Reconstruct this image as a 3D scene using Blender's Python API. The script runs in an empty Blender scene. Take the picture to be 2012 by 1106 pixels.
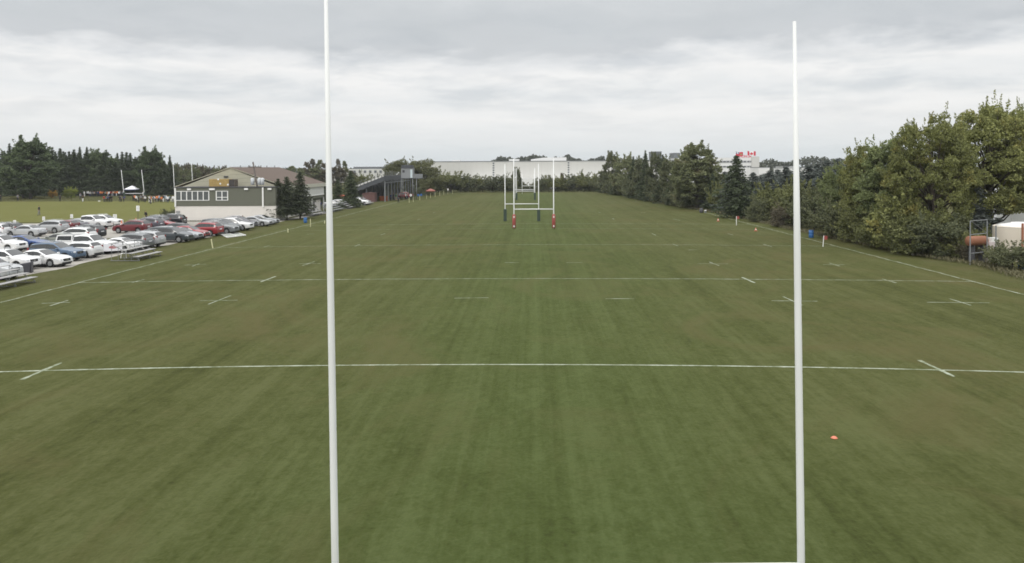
import bpy, bmesh, math, random
import numpy as np
from mathutils import Vector, Matrix, Euler
R = math.radians
random.seed(7)
rng = np.random.default_rng(11)
scene = bpy.context.scene
col = scene.collection

# ------------------------------------------------------------------ camera
FPX, W0, H0 = 1600.0, 2012.0, 1106.0          # focal length in pixels of the full-size photograph
CAM_Z, PITCH, YAW, ROLL = 8.3, 1.0, 1.47, 0.28
cd = bpy.data.cameras.new('camera'); cam = bpy.data.objects.new('camera', cd); col.objects.link(cam)
cd.sensor_width = 36.0; cd.sensor_fit = 'HORIZONTAL'; cd.lens = 36.0*FPX/W0
AXV = 330.0 + FPX*math.tan(R(PITCH))           # picture row of the optical axis
cd.shift_x = 0.0; cd.shift_y = -(H0/2-AXV)/W0
cd.clip_start = 0.1; cd.clip_end = 9000
cam.location = (0, 0, CAM_Z)
cam.rotation_euler = (Matrix.Rotation(R(YAW), 4, 'Z') @ Matrix.Rotation(R(90-PITCH), 4, 'X') @ Matrix.Rotation(R(-ROLL), 4, 'Z')).to_euler()
scene.camera = cam
CM = cam.rotation_euler.to_matrix()

def ray(px, py):
    return CM @ Vector(((px-W0/2)/FPX, -(py-AXV)/FPX, -1.0))
def P(px, py, z=0.0):                          # a place on the level z seen at a spot of the photograph
    d = ray(px, py); t = (z-CAM_Z)/d.z
    return Vector((d.x*t, d.y*t, z))
def PY(px, py, Y):                             # a place on the plane y = Y
    d = ray(px, py); t = Y/d.y
    return Vector((d.x*t, Y, CAM_Z+d.z*t))
def XA(px, Y): return PY(px, 330, Y).x
def ZA(py, Y, px=1006): return PY(px, py, Y).z

# ------------------------------------------------------------------ sky, sun, exposure
SUN_EL, SUN_AZ = 42.0, 205.0
world = bpy.data.worlds.new('World'); scene.world = world; world.use_nodes = True
nt = world.node_tree; nt.nodes.clear()
def N(nt, t, **kw):
    n = nt.nodes.new(t)
    for k, v in kw.items(): setattr(n, k, v)
    return n
def L(nt, a, b): nt.links.new(a, b)
def M_(nt, op, a, b=None, c=None, clamp=False):
    n = nt.nodes.new('ShaderNodeMath'); n.operation = op; n.use_clamp = clamp
    for i, v in enumerate((a, b, c)):
        if v is None: continue
        if isinstance(v, (int, float)): n.inputs[i].default_value = v
        else: nt.links.new(v, n.inputs[i])
    return n.outputs[0]
out = N(nt, 'ShaderNodeOutputWorld'); bg = N(nt, 'ShaderNodeBackground'); bg.inputs['Strength'].default_value = 0.1
sky = N(nt, 'ShaderNodeTexSky'); sky.sky_type = 'NISHITA'; sky.sun_disc = False
sky.sun_elevation = R(SUN_EL); sky.sun_rotation = R(SUN_AZ); sky.air_density = 1.5; sky.dust_density = 4.0
tc = N(nt, 'ShaderNodeTexCoord'); sep = N(nt, 'ShaderNodeSeparateXYZ'); L(nt, tc.outputs['Generated'], sep.inputs[0])
zc = M_(nt, 'MAXIMUM', sep.outputs[2], 0.0)
# a flat cloud deck: coordinates of the deck above the viewer
den = M_(nt, 'ADD', zc, 0.13)
cx = M_(nt, 'DIVIDE', sep.outputs[0], den); cy = M_(nt, 'DIVIDE', sep.outputs[1], den)
comb = N(nt, 'ShaderNodeCombineXYZ'); L(nt, cx, comb.inputs[0]); L(nt, cy, comb.inputs[1])
def noise(nt, vec, scale, detail=5, rough=0.55, dist=0.0):
    n = N(nt, 'ShaderNodeTexNoise'); n.inputs['Scale'].default_value = scale; n.inputs['Detail'].default_value = detail
    n.inputs['Roughness'].default_value = rough; n.inputs['Distortion'].default_value = dist
    if vec is not None: L(nt, vec, n.inputs['Vector'])
    return n.outputs['Fac']
n1 = noise(nt, comb.outputs[0], 0.42, 6, 0.6, 0.6)
n2 = noise(nt, comb.outputs[0], 1.8, 5, 0.6, 0.3)
t = M_(nt, 'ADD', zc, M_(nt, 'MULTIPLY', M_(nt, 'SUBTRACT', n1, 0.5), M_(nt, 'MULTIPLY', zc, 1.15)))
t = M_(nt, 'ADD', t, M_(nt, 'MULTIPLY', M_(nt, 'SUBTRACT', n2, 0.5), M_(nt, 'MULTIPLY', zc, 0.50)))
ramp = N(nt, 'ShaderNodeValToRGB'); L(nt, M_(nt, 'MULTIPLY', t, 2.0, clamp=True), ramp.inputs[0])
stops = [(0.0, (.70, .745, .765)), (.03, (.725, .765, .78)), (.07, (.82, .84, .845)), (.13, (.91, .912, .905)), (.175, (.83, .85, .86)),
         (.225, (.93, .93, .925)), (.262, (.80, .815, .83)), (.295, (.635, .66, .685)), (.36, (.61, .64, .665)), (.44, (.68, .705, .725)), (.56, (.72, .74, .75)), (1.0, (.95, .96, .96))]
el = ramp.color_ramp.elements
el[0].position = stops[0][0]; el[0].color = (*stops[0][1], 1); el[1].position = 1.0; el[1].color = (*stops[-1][1], 1)
for p, c in stops[1:-1]:
    e = el.new(p); e.color = (*c, 1)
# an overcast sky is far brighter overhead than towards the horizon
gain = M_(nt, 'ADD', 10.0, M_(nt, 'MULTIPLY', M_(nt, 'MULTIPLY', M_(nt, 'SUBTRACT', zc, 0.24, clamp=True), 1.3, clamp=True), 13.5))
n3 = noise(nt, comb.outputs[0], 2.4, 6, 0.6, 0.4)
gain = M_(nt, 'MULTIPLY', gain, M_(nt, 'ADD', 0.95, M_(nt, 'MULTIPLY', n3, 0.10)))
vm = N(nt, 'ShaderNodeVectorMath', operation='SCALE'); L(nt, ramp.outputs[0], vm.inputs[0]); L(nt, gain, vm.inputs['Scale'])
mix = N(nt, 'ShaderNodeMix', data_type='RGBA'); mix.inputs['Factor'].default_value = 0.97
L(nt, sky.outputs[0], mix.inputs['A']); L(nt, vm.outputs[0], mix.inputs['B'])
n4 = noise(nt, comb.outputs[0], 1.5, 6, 0.58, 0.25)
band = M_(nt, 'MULTIPLY', M_(nt, 'MULTIPLY', M_(nt, 'SUBTRACT', zc, 0.03, clamp=True), 16.0, clamp=True), M_(nt, 'MULTIPLY', M_(nt, 'SUBTRACT', 0.20, zc, clamp=True), 14.0, clamp=True))
puff = M_(nt, 'MULTIPLY', M_(nt, 'MULTIPLY', M_(nt, 'SUBTRACT', n4, 0.47, clamp=True), 6.5, clamp=True), band)
vm2 = N(nt, 'ShaderNodeMix', data_type='RGBA', blend_type='MULTIPLY'); L(nt, puff, vm2.inputs['Factor']); L(nt, mix.outputs['Result'], vm2.inputs['A']); vm2.inputs['B'].default_value = (.84, .86, .88, 1)
L(nt, vm2.outputs['Result'], bg.inputs['Color']); L(nt, bg.outputs[0], out.inputs[0])

sl = bpy.data.lights.new('sun', 'SUN'); sl.energy = 1.3; sl.angle = R(25); sl.color = (1, .97, .92)
so = bpy.data.objects.new('sun', sl); col.objects.link(so)
so.rotation_euler = Vector((math.sin(R(SUN_AZ))*math.cos(R(SUN_EL)), math.cos(R(SUN_AZ))*math.cos(R(SUN_EL)), math.sin(R(SUN_EL)))).to_track_quat('Z', 'Y').to_euler()
scene.view_settings.view_transform = 'Standard'; scene.view_settings.look = 'None'
scene.view_settings.exposure = 0.0; scene.view_settings.gamma = 1.0; scene.view_settings.use_curve_mapping = False
scene.cycles.filter_width = 1.7
scene.cycles.max_bounces = 5; scene.cycles.diffuse_bounces = 3; scene.cycles.transparent_max_bounces = 8
scene.cycles.use_denoising = True

# ------------------------------------------------------------------ helpers
def lin(r, g, b):
    f = lambda c: (c/255/12.92) if c/255 <= .04045 else ((c/255+.055)/1.055)**2.4
    return (f(r), f(g), f(b))
MATS = {}
def mat(name, c, rough=0.7, metal=0.0, var=0.10, scale=3.0, bump=0.0, spec=0.4, coat=0.0, emit=None):
    if name in MATS: return MATS[name]
    m = bpy.data.materials.new(name); m.use_nodes = True; t = m.node_tree; b = t.nodes['Principled BSDF']
    b.inputs['Roughness'].default_value = rough; b.inputs['Metallic'].default_value = metal
    b.inputs['Specular IOR Level'].default_value = spec; b.inputs['Coat Weight'].default_value = coat
    tc = N(t, 'ShaderNodeTexCoord'); n = noise(t, tc.outputs['Object'], scale, 5, 0.6)
    mx = N(t, 'ShaderNodeMix', data_type='RGBA'); L(t, n, mx.inputs['Factor'])
    mx.inputs['A'].default_value = (*[max(0, v*(1-var)) for v in c], 1); mx.inputs['B'].default_value = (*[min(1, v*(1+var)) for v in c], 1)
    L(t, mx.outputs['Result'], b.inputs['Base Color'])
    if bump:
        bp = N(t, 'ShaderNodeBump'); bp.inputs['Strength'].default_value = bump; bp.inputs['Distance'].default_value = .02
        L(t, noise(t, tc.outputs['Object'], scale*8, 4), bp.inputs['Height']); L(t, bp.outputs[0], b.inputs['Normal'])
    MATS[name] = m
    return m

def newobj(name, me, parent=None):
    o = bpy.data.objects.new(name, me); col.objects.link(o)
    if parent is not None: o.parent = parent
    return o
def tag(o, label=None, cat=None, group=None, kind=None):
    if label: o['label'] = label
    if cat: o['category'] = cat
    if group: o['group'] = group
    if kind: o['kind'] = kind
    return o
def thing(name, loc, rz=0, label=None, cat=None, group=None):
    o = newobj(name, None); o.location = loc; o.rotation_euler = (0, 0, rz); o.empty_display_size = .3
    return tag(o, label, cat, group)
def copy_tree(o, parent=None):
    c = o.copy(); col.objects.link(c); c.parent = parent
    for ch in list(o.children): copy_tree(ch, c)
    return c

class MB:
    def __init__(s): s.v = []; s.f = []
    def add(s, vs, fs):
        n = len(s.v); s.v += [tuple(v) for v in vs]; s.f += [tuple(i+n for i in f) for f in fs]; return s
    def box(s, x0, x1, y0, y1, z0, z1, M=None):
        vs = [Vector(p) for p in ((x0,y0,z0),(x1,y0,z0),(x1,y1,z0),(x0,y1,z0),(x0,y0,z1),(x1,y0,z1),(x1,y1,z1),(x0,y1,z1))]
        if M is not None: vs = [M @ v for v in vs]
        return s.add(vs, [(0,3,2,1),(4,5,6,7),(0,1,5,4),(1,2,6,5),(2,3,7,6),(3,0,4,7)])
    def tube(s, pts, rad, n=8, cap=True):
        pts = [Vector(p) for p in pts]
        if not isinstance(rad, (list, tuple)): rad = [rad]*len(pts)
        base = len(s.v); prev = None
        for i, p in enumerate(pts):
            d = (pts[min(i+1, len(pts)-1)]-pts[max(i-1, 0)]).normalized()
            if prev is None:
                a = Vector((1, 0, 0)) if abs(d.x) < .9 else Vector((0, 1, 0)); u = (a-d*a.dot(d)).normalized()
            else: u = (prev-d*prev.dot(d)).normalized()
            prev = u; w = d.cross(u)
            for k in range(n):
                a = 2*math.pi*k/n; s.v.append(tuple(p+(u*math.cos(a)+w*math.sin(a))*rad[i]))
        for i in range(len(pts)-1):
            for k in range(n):
                a = base+i*n+k; b = base+i*n+(k+1) % n; s.f.append((a, b, b+n, a+n))
        if cap:
            s.f.append(tuple(base+k for k in reversed(range(n)))); e = base+(len(pts)-1)*n; s.f.append(tuple(e+k for k in range(n)))
        return s
    def lathe(s, prof, c=(0, 0, 0), n=20):                 # prof: (r, z) from bottom to top
        base = len(s.v)
        for r, z in prof:
            for k in range(n):
                a = 2*math.pi*k/n; s.v.append((c[0]+r*math.cos(a), c[1]+r*math.sin(a), c[2]+z))
        for i in range(len(prof)-1):
            for k in range(n):
                a = base+i*n+k; b = base+i*n+(k+1) % n; s.f.append((a, b, b+n, a+n))
        s.f.append(tuple(base+k for k in reversed(range(n)))); e = base+(len(prof)-1)*n; s.f.append(tuple(e+k for k in range(n)))
        return s
    def prism(s, poly, h0, h1, M=None):                    # polygon in x,y raised from h0 to h1
        n = len(poly); vs = [Vector((p[0], p[1], h0)) for p in poly]+[Vector((p[0], p[1], h1)) for p in poly]
        if M is not None: vs = [M @ v for v in vs]
        return s.add(vs, [tuple(reversed(range(n))), tuple(range(n, 2*n))]+[(i, (i+1) % n, (i+1) % n+n, i+n) for i in range(n)])
    def mesh(s, name, m=None, smooth=False):
        me = bpy.data.meshes.new(name); me.from_pydata(s.v, [], s.f); me.update()
        if m: me.materials.append(m)
        if smooth: me.shade_smooth()
        return me
    def build(s, name, m, parent=None, smooth=False, bevel=0.0):
        o = newobj(name, s.mesh(name, m, smooth), parent)
        if bevel:
            b = o.modifiers.new('bevel', 'BEVEL'); b.width = bevel; b.segments = 2; b.limit_method = 'ANGLE'
        return o
def RX(deg): return Matrix.Rotation(R(deg), 4, 'X')
def RY(deg): return Matrix.Rotation(R(deg), 4, 'Y')
def RZ(deg): return Matrix.Rotation(R(deg), 4, 'Z')
def T(x, y, z): return Matrix.Translation((x, y, z))

# ------------------------------------------------------------------ ground
FX0, FX1 = -33.4, 31.4                     # touchlines
CR = 0.28
def crown(x, y=50.0):
    u = (x+1.0)/34.0
    c = CR*(1-u*u) if abs(u) < 1 else 0.0
    k = 1.0 if y < 105 else max(0.25, 1-(y-105)/60.0)
    return c*k
def gz(x, y):                              # height of the field surface as meshed (2 m steps across, 5 m along)
    if not (-40 <= x <= 38) or not (-30 <= y <= 275): return 0.0
    x0 = math.floor(x/2)*2; tx = (x-x0)/2; y0 = math.floor(y/5)*5; ty = (y-y0)/5
    a = crown(x0, y0)*(1-tx)+crown(x0+2, y0)*tx; b = crown(x0, y0+5)*(1-tx)+crown(x0+2, y0+5)*tx
    return a*(1-ty)+b*ty

def grass_mat(name, stopsA, worn=0.3, stripes=0.0, cstripe=False):
    m = bpy.data.materials.new(name); m.use_nodes = True; t = m.node_tree; b = t.nodes['Principled BSDF']
    b.inputs['Roughness'].default_value = .9; b.inputs['Specular IOR Level'].default_value = .05
    b.inputs['Sheen Weight'].default_value = .10; b.inputs['Sheen Roughness'].default_value = .6; b.inputs['Sheen Tint'].default_value = (.62, .62, .18, 1)
    g = N(t, 'ShaderNodeNewGeometry'); pos = g.outputs['Position']
    def mp(sx, sy):
        v = N(t, 'ShaderNodeVectorMath', operation='MULTIPLY'); L(t, pos, v.inputs[0]); v.inputs[1].default_value = (sx, sy, 1); return v.outputs[0]
    big = noise(t, mp(.035, .03), 1, 4, .6, .5)
    mid = noise(t, mp(.50, .22), 1, 6, .68, .4)
    strk = noise(t, mp(3.2, .35), 1, 6, .7)
    fine = noise(t, mp(9, 7), 1, 4, .75)
    patch = noise(t, mp(1.6, 1.1), 1, 5, .7, 1.0)
    speck = noise(t, mp(4.5, 2.6), 1, 3, .6, .8)
    val = M_(t, 'ADD', M_(t, 'MULTIPLY', big, .6), M_(t, 'MULTIPLY', mid, .8))
    val = M_(t, 'ADD', val, M_(t, 'MULTIPLY', strk, .55)); val = M_(t, 'ADD', val, M_(t, 'MULTIPLY', fine, .6)); val = M_(t, 'ADD', val, M_(t, 'MULTIPLY', patch, .75)); val = M_(t, 'ADD', val, M_(t, 'MULTIPLY', speck, .7))
    val = M_(t, 'MULTIPLY', val, 1/3.8)
    s = N(t, 'ShaderNodeSeparateXYZ'); L(t, pos, s.inputs[0])
    if stripes:                            # mowing stripes along the pitch
        w = M_(t, 'MULTIPLY', M_(t, 'SUBTRACT', noise(t, mp(.9, .010), 1, 4, .7), .5), 2.0); w2 = M_(t, 'MULTIPLY', M_(t, 'SUBTRACT', noise(t, mp(3.1, .02), 1, 3, .7), .5), 2.0)
        val = M_(t, 'ADD', val, M_(t, 'MULTIPLY', M_(t, 'MULTIPLY', w, mid), stripes)); val = M_(t, 'ADD', val, M_(t, 'MULTIPLY', M_(t, 'MULTIPLY', w2, big), stripes*.6))
    val = M_(t, 'ADD', M_(t, 'MULTIPLY', M_(t, 'SUBTRACT', val, .5), 2.7), .52)
    r = N(t, 'ShaderNodeValToRGB'); L(t, val, r.inputs[0])
    e = r.color_ramp.elements; e[0].position = .22; e[0].color = (*stopsA[0], 1); e[1].position = .8; e[1].color = (*stopsA[2], 1)
    q = e.new(.5); q.color = (*stopsA[1], 1)
    colr = r.outputs[0]
    # worn, browner patches
    wn = noise(t, mp(.11, .08), 1, 6, .68, 1.2)
    wf = M_(t, 'MULTIPLY', M_(t, 'SUBTRACT', wn, .50, clamp=True), 6.0*worn, clamp=True)
    mx = N(t, 'ShaderNodeMix', data_type='RGBA'); L(t, M_(t, 'MINIMUM', wf, worn*1.5), mx.inputs['Factor']); L(t, colr, mx.inputs['A']); mx.inputs['B'].default_value = (*stopsA[3], 1)
    colr = mx.outputs['Result']
    if cstripe:                            # a greener band down the middle of the pitch
        u = M_(t, 'DIVIDE', M_(t, 'SUBTRACT', s.outputs[0], 1.0), 9.0)
        u = M_(t, 'ADD', u, M_(t, 'MULTIPLY', M_(t, 'SUBTRACT', big, .5), 1.2))
        f = M_(t, 'EXPONENT', M_(t, 'MULTIPLY', M_(t, 'MULTIPLY', u, u), -1.0))
        mx = N(t, 'ShaderNodeMix', data_type='RGBA', blend_type='MULTIPLY'); L(t, M_(t, 'MULTIPLY', f, .75), mx.inputs['Factor']); L(t, colr, mx.inputs['A']); mx.inputs['B'].default_value = (.76, 1.05, .84, 1)
        colr = mx.outputs['Result']
    L(t, colr, b.inputs['Base Color'])
    bp = N(t, 'ShaderNodeBump'); bp.inputs['Strength'].default_value = .5; bp.inputs['Distance'].default_value = .06
    L(t, M_(t, 'ADD', fine, M_(t, 'MULTIPLY', patch, 1.2)), bp.inputs['Height']); L(t, bp.outputs[0], b.inputs['Normal'])
    return m
G1 = ((.016, .020, .006), (.0385, .0445, .0145), (.064, .069, .029), (.068, .059, .027))
G2 = ((.018, .020, .007), (.041, .045, .017), (.070, .069, .033), (.072, .061, .031))
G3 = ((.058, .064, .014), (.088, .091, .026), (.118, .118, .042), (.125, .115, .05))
M_field = grass_mat('field_grass', G1, .75, .26, True)
M_ground = grass_mat('verge_grass', G2, .7)
M_left = grass_mat('yellow_green_grass', G3, .35, .05)  # lighter yellow-green turf of the practice field

def grid(name, xs, ys, zf, m):
    vs = [(x, y, zf(x, y)) for y in ys for x in xs]; nx = len(xs)
    fs = [(j*nx+i, j*nx+i+1, (j+1)*nx+i+1, (j+1)*nx+i) for j in range(len(ys)-1) for i in range(nx-1)]
    me = bpy.data.meshes.new(name); me.from_pydata(vs, [], fs); me.update(); me.materials.append(m); me.shade_smooth()
    return newobj(name, me)
xs = [-4500, -2500, -1200, -600, -300, -200, -120, -80, -60]+list(range(-40, 40, 2))+[50, 80, 120, 200, 300, 600, 1200, 2500, 4500]
ys = [-600, -200, -100, -50]+list(range(-30, 280, 5))+[300, 350, 450, 600, 900, 1500, 3000, 6000]
tag(grid('ground', xs, ys, lambda x, y: gz(x, y), M_ground), kind='structure')
def sheet(name, poly_x, poly_y, dz, m):
    return tag(grid(name, poly_x, poly_y, lambda x, y: gz(x, y)+dz, m), kind='structure')
sheet('playing_field', list(range(-36, 36, 2)), list(range(-20, 275, 5)), .004, M_field)
def poly_sheet(name, pts, z, m):
    me = bpy.data.meshes.new(name); me.from_pydata([(p[0], p[1], z) for p in pts], [], [tuple(range(len(pts)))]); me.update(); me.materials.append(m)
    return tag(newobj(name, me), kind='structure')
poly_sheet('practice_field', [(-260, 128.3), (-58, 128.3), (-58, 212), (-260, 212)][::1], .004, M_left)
# gravel of the car park
mg = bpy.data.materials.new('gravel'); mg.use_nodes = True; t_ = mg.node_tree; b_ = t_.nodes['Principled BSDF']; b_.inputs['Roughness'].default_value = .95
g_ = N(t_, 'ShaderNodeNewGeometry'); r_ = N(t_, 'ShaderNodeValToRGB')
v_ = M_(t_, 'ADD', M_(t_, 'MULTIPLY', noise(t_, g_.outputs['Position'], .25, 5, .65, .6), .6), M_(t_, 'MULTIPLY', noise(t_, g_.outputs['Position'], 6, 4, .7), .4))
L(t_, v_, r_.inputs[0]); r_.color_ramp.elements[0].position = .3; r_.color_ramp.elements[0].color = (.17, .155, .13, 1)
r_.color_ramp.elements[1].position = .62; r_.color_ramp.elements[1].color = (.37, .35, .315, 1); L(t_, r_.outputs[0], b_.inputs['Base Color'])
bp_ = N(t_, 'ShaderNodeBump'); bp_.inputs['Strength'].default_value = .4; bp_.inputs['Distance'].default_value = .03; L(t_, noise(t_, g_.outputs['Position'], 12, 4), bp_.inputs['Height']); L(t_, bp_.outputs[0], b_.inputs['Normal'])
pts = []
y = 40.0
while y < 131:
    pts.append((-40.2+random.uniform(-.35, .35)+(0.5*math.sin(y*.21)), y)); y += 2.2
pts += [(-39.5, 133), (-38.5, 146), (-39, 160), (-40.5, 160), (-41, 133), (-58, 130.5)]
y = -58
for x in range(-60, -112, -3): pts.append((x, 124.8+random.uniform(-.5, .5)))
pts += [(-112, 40)]
poly_sheet('gravel_car_park', pts, .008, mg)
# a strip of grass left between two rows of cars
isl = [P(x, y) for x, y in ((200, 470), (232, 466), (255, 459), (300, 458), (312, 462), (285, 466), (245, 472))]
poly_sheet('grass_island', [(p.x, p.y) for p in isl], .013, M_ground)

# line marking, painted as strips that follow the crown of the pitch
mp_ = bpy.data.materials.new('line_paint'); mp_.use_nodes = True; t_ = mp_.node_tree; b_ = t_.nodes['Principled BSDF']; b_.inputs['Roughness'].default_value = .9
g_ = N(t_, 'ShaderNodeNewGeometry'); r_ = N(t_, 'ShaderNodeValToRGB')
v_ = M_(t_, 'ADD', M_(t_, 'MULTIPLY', noise(t_, g_.outputs['Position'], .9, 4, .7), .55), M_(t_, 'MULTIPLY', noise(t_, g_.outputs['Position'], 7, 5, .75), .5))
L(t_, v_, r_.inputs[0]); r_.color_ramp.elements[0].position = .40; r_.color_ramp.elements[0].color = (.10, .125, .05, 1)
r_.color_ramp.elements[1].position = .62; r_.color_ramp.elements[1].color = (.36, .39, .31, 1); L(t_, r_.outputs[0], b_.inputs['Base Color'])
LB = MB()
def strip(x0, y0, x1, y1, w=.13, wob=.05):
    d = Vector((x1-x0, y1-y0)); ln = d.length; d.normalize(); nrm = Vector((-d.y, d.x)); n = max(2, int(ln/.3))
    base = len(LB.v); ph = random.uniform(0, 9)
    for i in range(n+1):
        s = ln*i/n; o = wob*(math.sin(s*1.1+ph)+.6*math.sin(s*2.7+ph*2))*.5; ww = w/2*(1+.22*math.sin(s*3.3+ph)+.25*math.sin(s*8.7+ph*3))
        for sg in (-1, 1):
            x = x0+d.x*s+nrm.x*(o+sg*ww); y = y0+d.y*s+nrm.y*(o+sg*ww); LB.v.append((x, y, gz(x, y)+.010))
    for i in range(n): a = base+2*i; LB.f.append((a, a+2, a+3, a+1))
def cross_y(py, px=1047):                       # distance of a cross line seen at row py near the middle
    y = 50.0
    for _ in range(6): y = P(px, py, crown(0.2, y)).y
    return y
YA, YD1, YB, YD2, YC, YG = [cross_y(v) for v in (716.5, 586.5, 547.5, 516, 480.5, 449)]
bx = [FX0]+[v*2.0 for v in range(-16, 16)]+[FX1]        # the hand-painted 22 m line bows a little at its ends
for xa_, xb_ in zip(bx, bx[1:]):
    strip(xa_, YA-.95*min(1.6, (xa_/22)**2), xb_, YA-.95*min(1.6, (xb_/22)**2), .14, .0)
for Y, w in ((YB, .12), (YC, .10), (YG, .07)): strip(FX0, Y, FX1, Y, w, .07)
for X in (FX0, FX1): strip(X, 10, X, YG+10, .12, .08)
strip(FX0, YG+10, FX1, YG+10, .12)
for s in (FX0, FX1): strip(s, YG+10, s, 262, .12, .1)
def fx(px, Y): return XA(px, Y)
def tick(px0, py0, px1, py1, w=.10):            # stroke between two spots of the pitch
    a = P(px0, py0, .15); a = P(px0, py0, gz(a.x, a.y)); b = P(px1, py1, .15); b = P(px1, py1, gz(b.x, b.y)); strip(a.x, a.y, b.x, b.y, w, .01)
for a in ((43, 746, 120, 713, .16), (1806, 708, 1875, 740, .16), (893, 586, 960, 585), (1190, 587, 1246, 587), (82, 596, 138, 594), (98, 601, 134, 590),
          (392, 591, 467, 590), (409, 598, 453, 581), (1516, 591, 1606, 592), (1539, 583, 1577, 600), (1821, 594, 1944, 595), (1866, 587, 1908, 600),
          (512, 554, 542, 543, .15), (1458, 545, 1483, 556, .15), (260, 555, 284, 549), (1733, 548, 1762, 556), (992, 516, 1020, 516), (1113, 516, 1145, 516),
          (588, 518, 630, 518), (594, 522, 618, 514), (1370, 518, 1430, 518.5), (1394, 515, 1413, 522), (362, 521, 405, 519), (378, 523, 392, 518), (1617, 520, 1660, 520), (1630, 517, 1650, 523),
          (697, 484, 707, 480), (1322, 479.5, 1333, 483.5), (519, 484.5, 531, 482.5), (1500, 480, 1516, 484.5), (748, 461.5, 757, 459), (1281, 459, 1288, 462),
          (1430, 459, 1441, 462), (603, 460, 618, 459), (1352, 491, 1370, 491), (820, 432, 826, 430.5), (1203, 429, 1207, 431), (1322, 430, 1336, 433), (680, 432, 694, 431.5),
          (850, 418, 855, 417), (1176, 417, 1180, 418), (1260, 417, 1268, 418)):
    tick(*a)
o = LB.build('field_line_markings', mp_); tag(o, kind='structure')

# ------------------------------------------------------------------ common materials
M_post = mat('white_post_paint', (.72, .73, .72), .5, var=.08, scale=1.2)
M_whitep = mat('white_paint', (.74, .74, .72), .5, var=.05)
M_alu = mat('weathered_aluminium', (.33, .325, .32), .6, .15, var=.18)
M_galv = mat('galvanised_steel', (.22, .23, .235), .6, .2)
M_black = mat('black_rubber', (.02, .02, .02), .7)
M_dark = mat('dark_grey', (.06, .06, .065), .6)
M_bark = mat('bark', (.085, .070, .055), .95, var=.35, scale=5, bump=.6)
M_wood = mat('weathered_pole_wood', (.125, .11, .10), .9, var=.25, scale=4)
M_red = mat('red_vinyl', (.32, .075, .065), .6)
M_orange = mat('orange_plastic', (.52, .15, .07), .5)
M_blue = mat('blue_plastic', (.04, .14, .36), .45)
M_green_pad = mat('dark_green_vinyl', (.035, .055, .04), .6)
M_yellow = mat('cream_painted_stake', (.60, .58, .36), .7)

# ------------------------------------------------------------------ goal posts
def goal(cx, Y, sep, ztop, zbar, r, label, pad=None, group='rugby goal posts standing on the fields', z0=None, lean=0.0):
    z0 = gz(cx, Y) if z0 is None else z0
    t = thing('goal_posts', (cx, Y, z0), 0, label, 'goal posts', group)
    for s in (-1, 1):
        MB().tube([(s*sep/2, 0, -.05), (s*sep/2+lean*zbar, 0, zbar), (s*sep/2+lean*ztop, 0, ztop)], [r, r, r*.75], 14).build('upright', M_post, t, True)
    MB().tube([(-sep/2+lean*zbar, 0, zbar), (sep/2+lean*zbar, 0, zbar)], r*.9, 12).build('crossbar', M_post, t, True)
    if pad == 'red':
        for s in (-1, 1):
            p = MB().lathe([(.10, .02), (.23, .14), (.23, 1.70), (.12, 1.90)], (s*sep/2, 0, 0), 18).build('post_pad', M_red, t, True)
            for zc_ in (.32, 1.55):
                e = MB()# white diamond emblem near the foot and the head of the pad
                e.add([(s*sep/2, -.245, zc_-.17), (s*sep/2+.11, -.245, zc_), (s*sep/2, -.245, zc_+.17), (s*sep/2-.11, -.245, zc_),
                       (s*sep/2, -.222, zc_-.17), (s*sep/2+.11, -.222, zc_), (s*sep/2, -.222, zc_+.17), (s*sep/2-.11, -.222, zc_)],
                      [(0, 1, 2, 3), (7, 6, 5, 4), (0, 4, 5, 1), (1, 5, 6, 2), (2, 6, 7, 3), (3, 7, 4, 0)])
                e.build('emblem', M_whitep, p)
    elif pad == 'green':
        for s in (-1, 1):
            MB().box(s*sep/2-.24, s*sep/2+.24, -.24, .24, .02, 1.85).build('post_pad', M_green_pad, t, False, .05)
    return t
# nearest goal: close in front of the viewer
YN = 9.9
t = thing('goal_posts', (0, YN, gz(0, YN)), 0, 'tall white rugby goal posts nearest of all, filling the full picture height', 'goal posts', 'rugby goal posts standing on the fields')
zb = gz(0, YN)
for (px0, py0, px1, py1, ztop) in ((640.5, 0, 658.5, 1106, 10.9), (1560.5, 0, 1574, 1106, PY(1561, 42, YN).z)):
    a = PY(px0, py0, YN); b = PY(px1, py1, YN); d = (a-b)/(a.z-b.z)
    q = lambda z: (b+d*(z-b.z))-Vector((0, YN, zb))
    u = MB().tube([q(zb-.05), q(4.0), q(7.4), q(ztop)], [.045, .045, .040, .020], 24).build('upright', M_post, t, True)
a = PY(655, 1124, YN)-Vector((0, YN, zb)); b = PY(1573, 1113.5, YN)-Vector((0, YN, zb))
MB().tube([a, b], .05, 20).build('crossbar', M_post, t, True)
# goals further down
def goal_px(xl, xr, base, top, bar, r, label, pad=None, group='rugby goal posts standing on the fields', lean=0.0):
    c = P((xl+xr)/2, base, .15); c = P((xl+xr)/2, base, gz(c.x, c.y)); Y = c.y; k = Y/FPX
    return goal(c.x, Y, (xr-xl)*k, (base-top)*k, (base-bar)*k, r, label, pad, group, lean=lean)
goal_px(1010, 1088, 449, 312, 411, .075, 'white goal posts with red pads and white diamonds at the far end of the pitch', 'red')
goal_px(992.5, 1058.5, 434.5, 322, 400.5, .07, 'white goal posts with dark green pads just behind the red padded ones', 'green')
goal_px(1015, 1051, 393, 330, 375.5, .085, 'distant white goal posts with green pads on the far pitch', 'green')
goal_px(1012.5, 1050.5, 389.5, 331, 372.6, .085, 'distant bare goal posts right behind the small green padded ones')
goal_px(1026, 1049.5, 381, 342, 365.2, .085, 'smallest goal posts in front of the hedge at the field end')
goal_px(244, 285, 390.5, 333, 380, .085, 'goal posts beside the white canopy on the practice field', 'green', lean=-.10)
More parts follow.
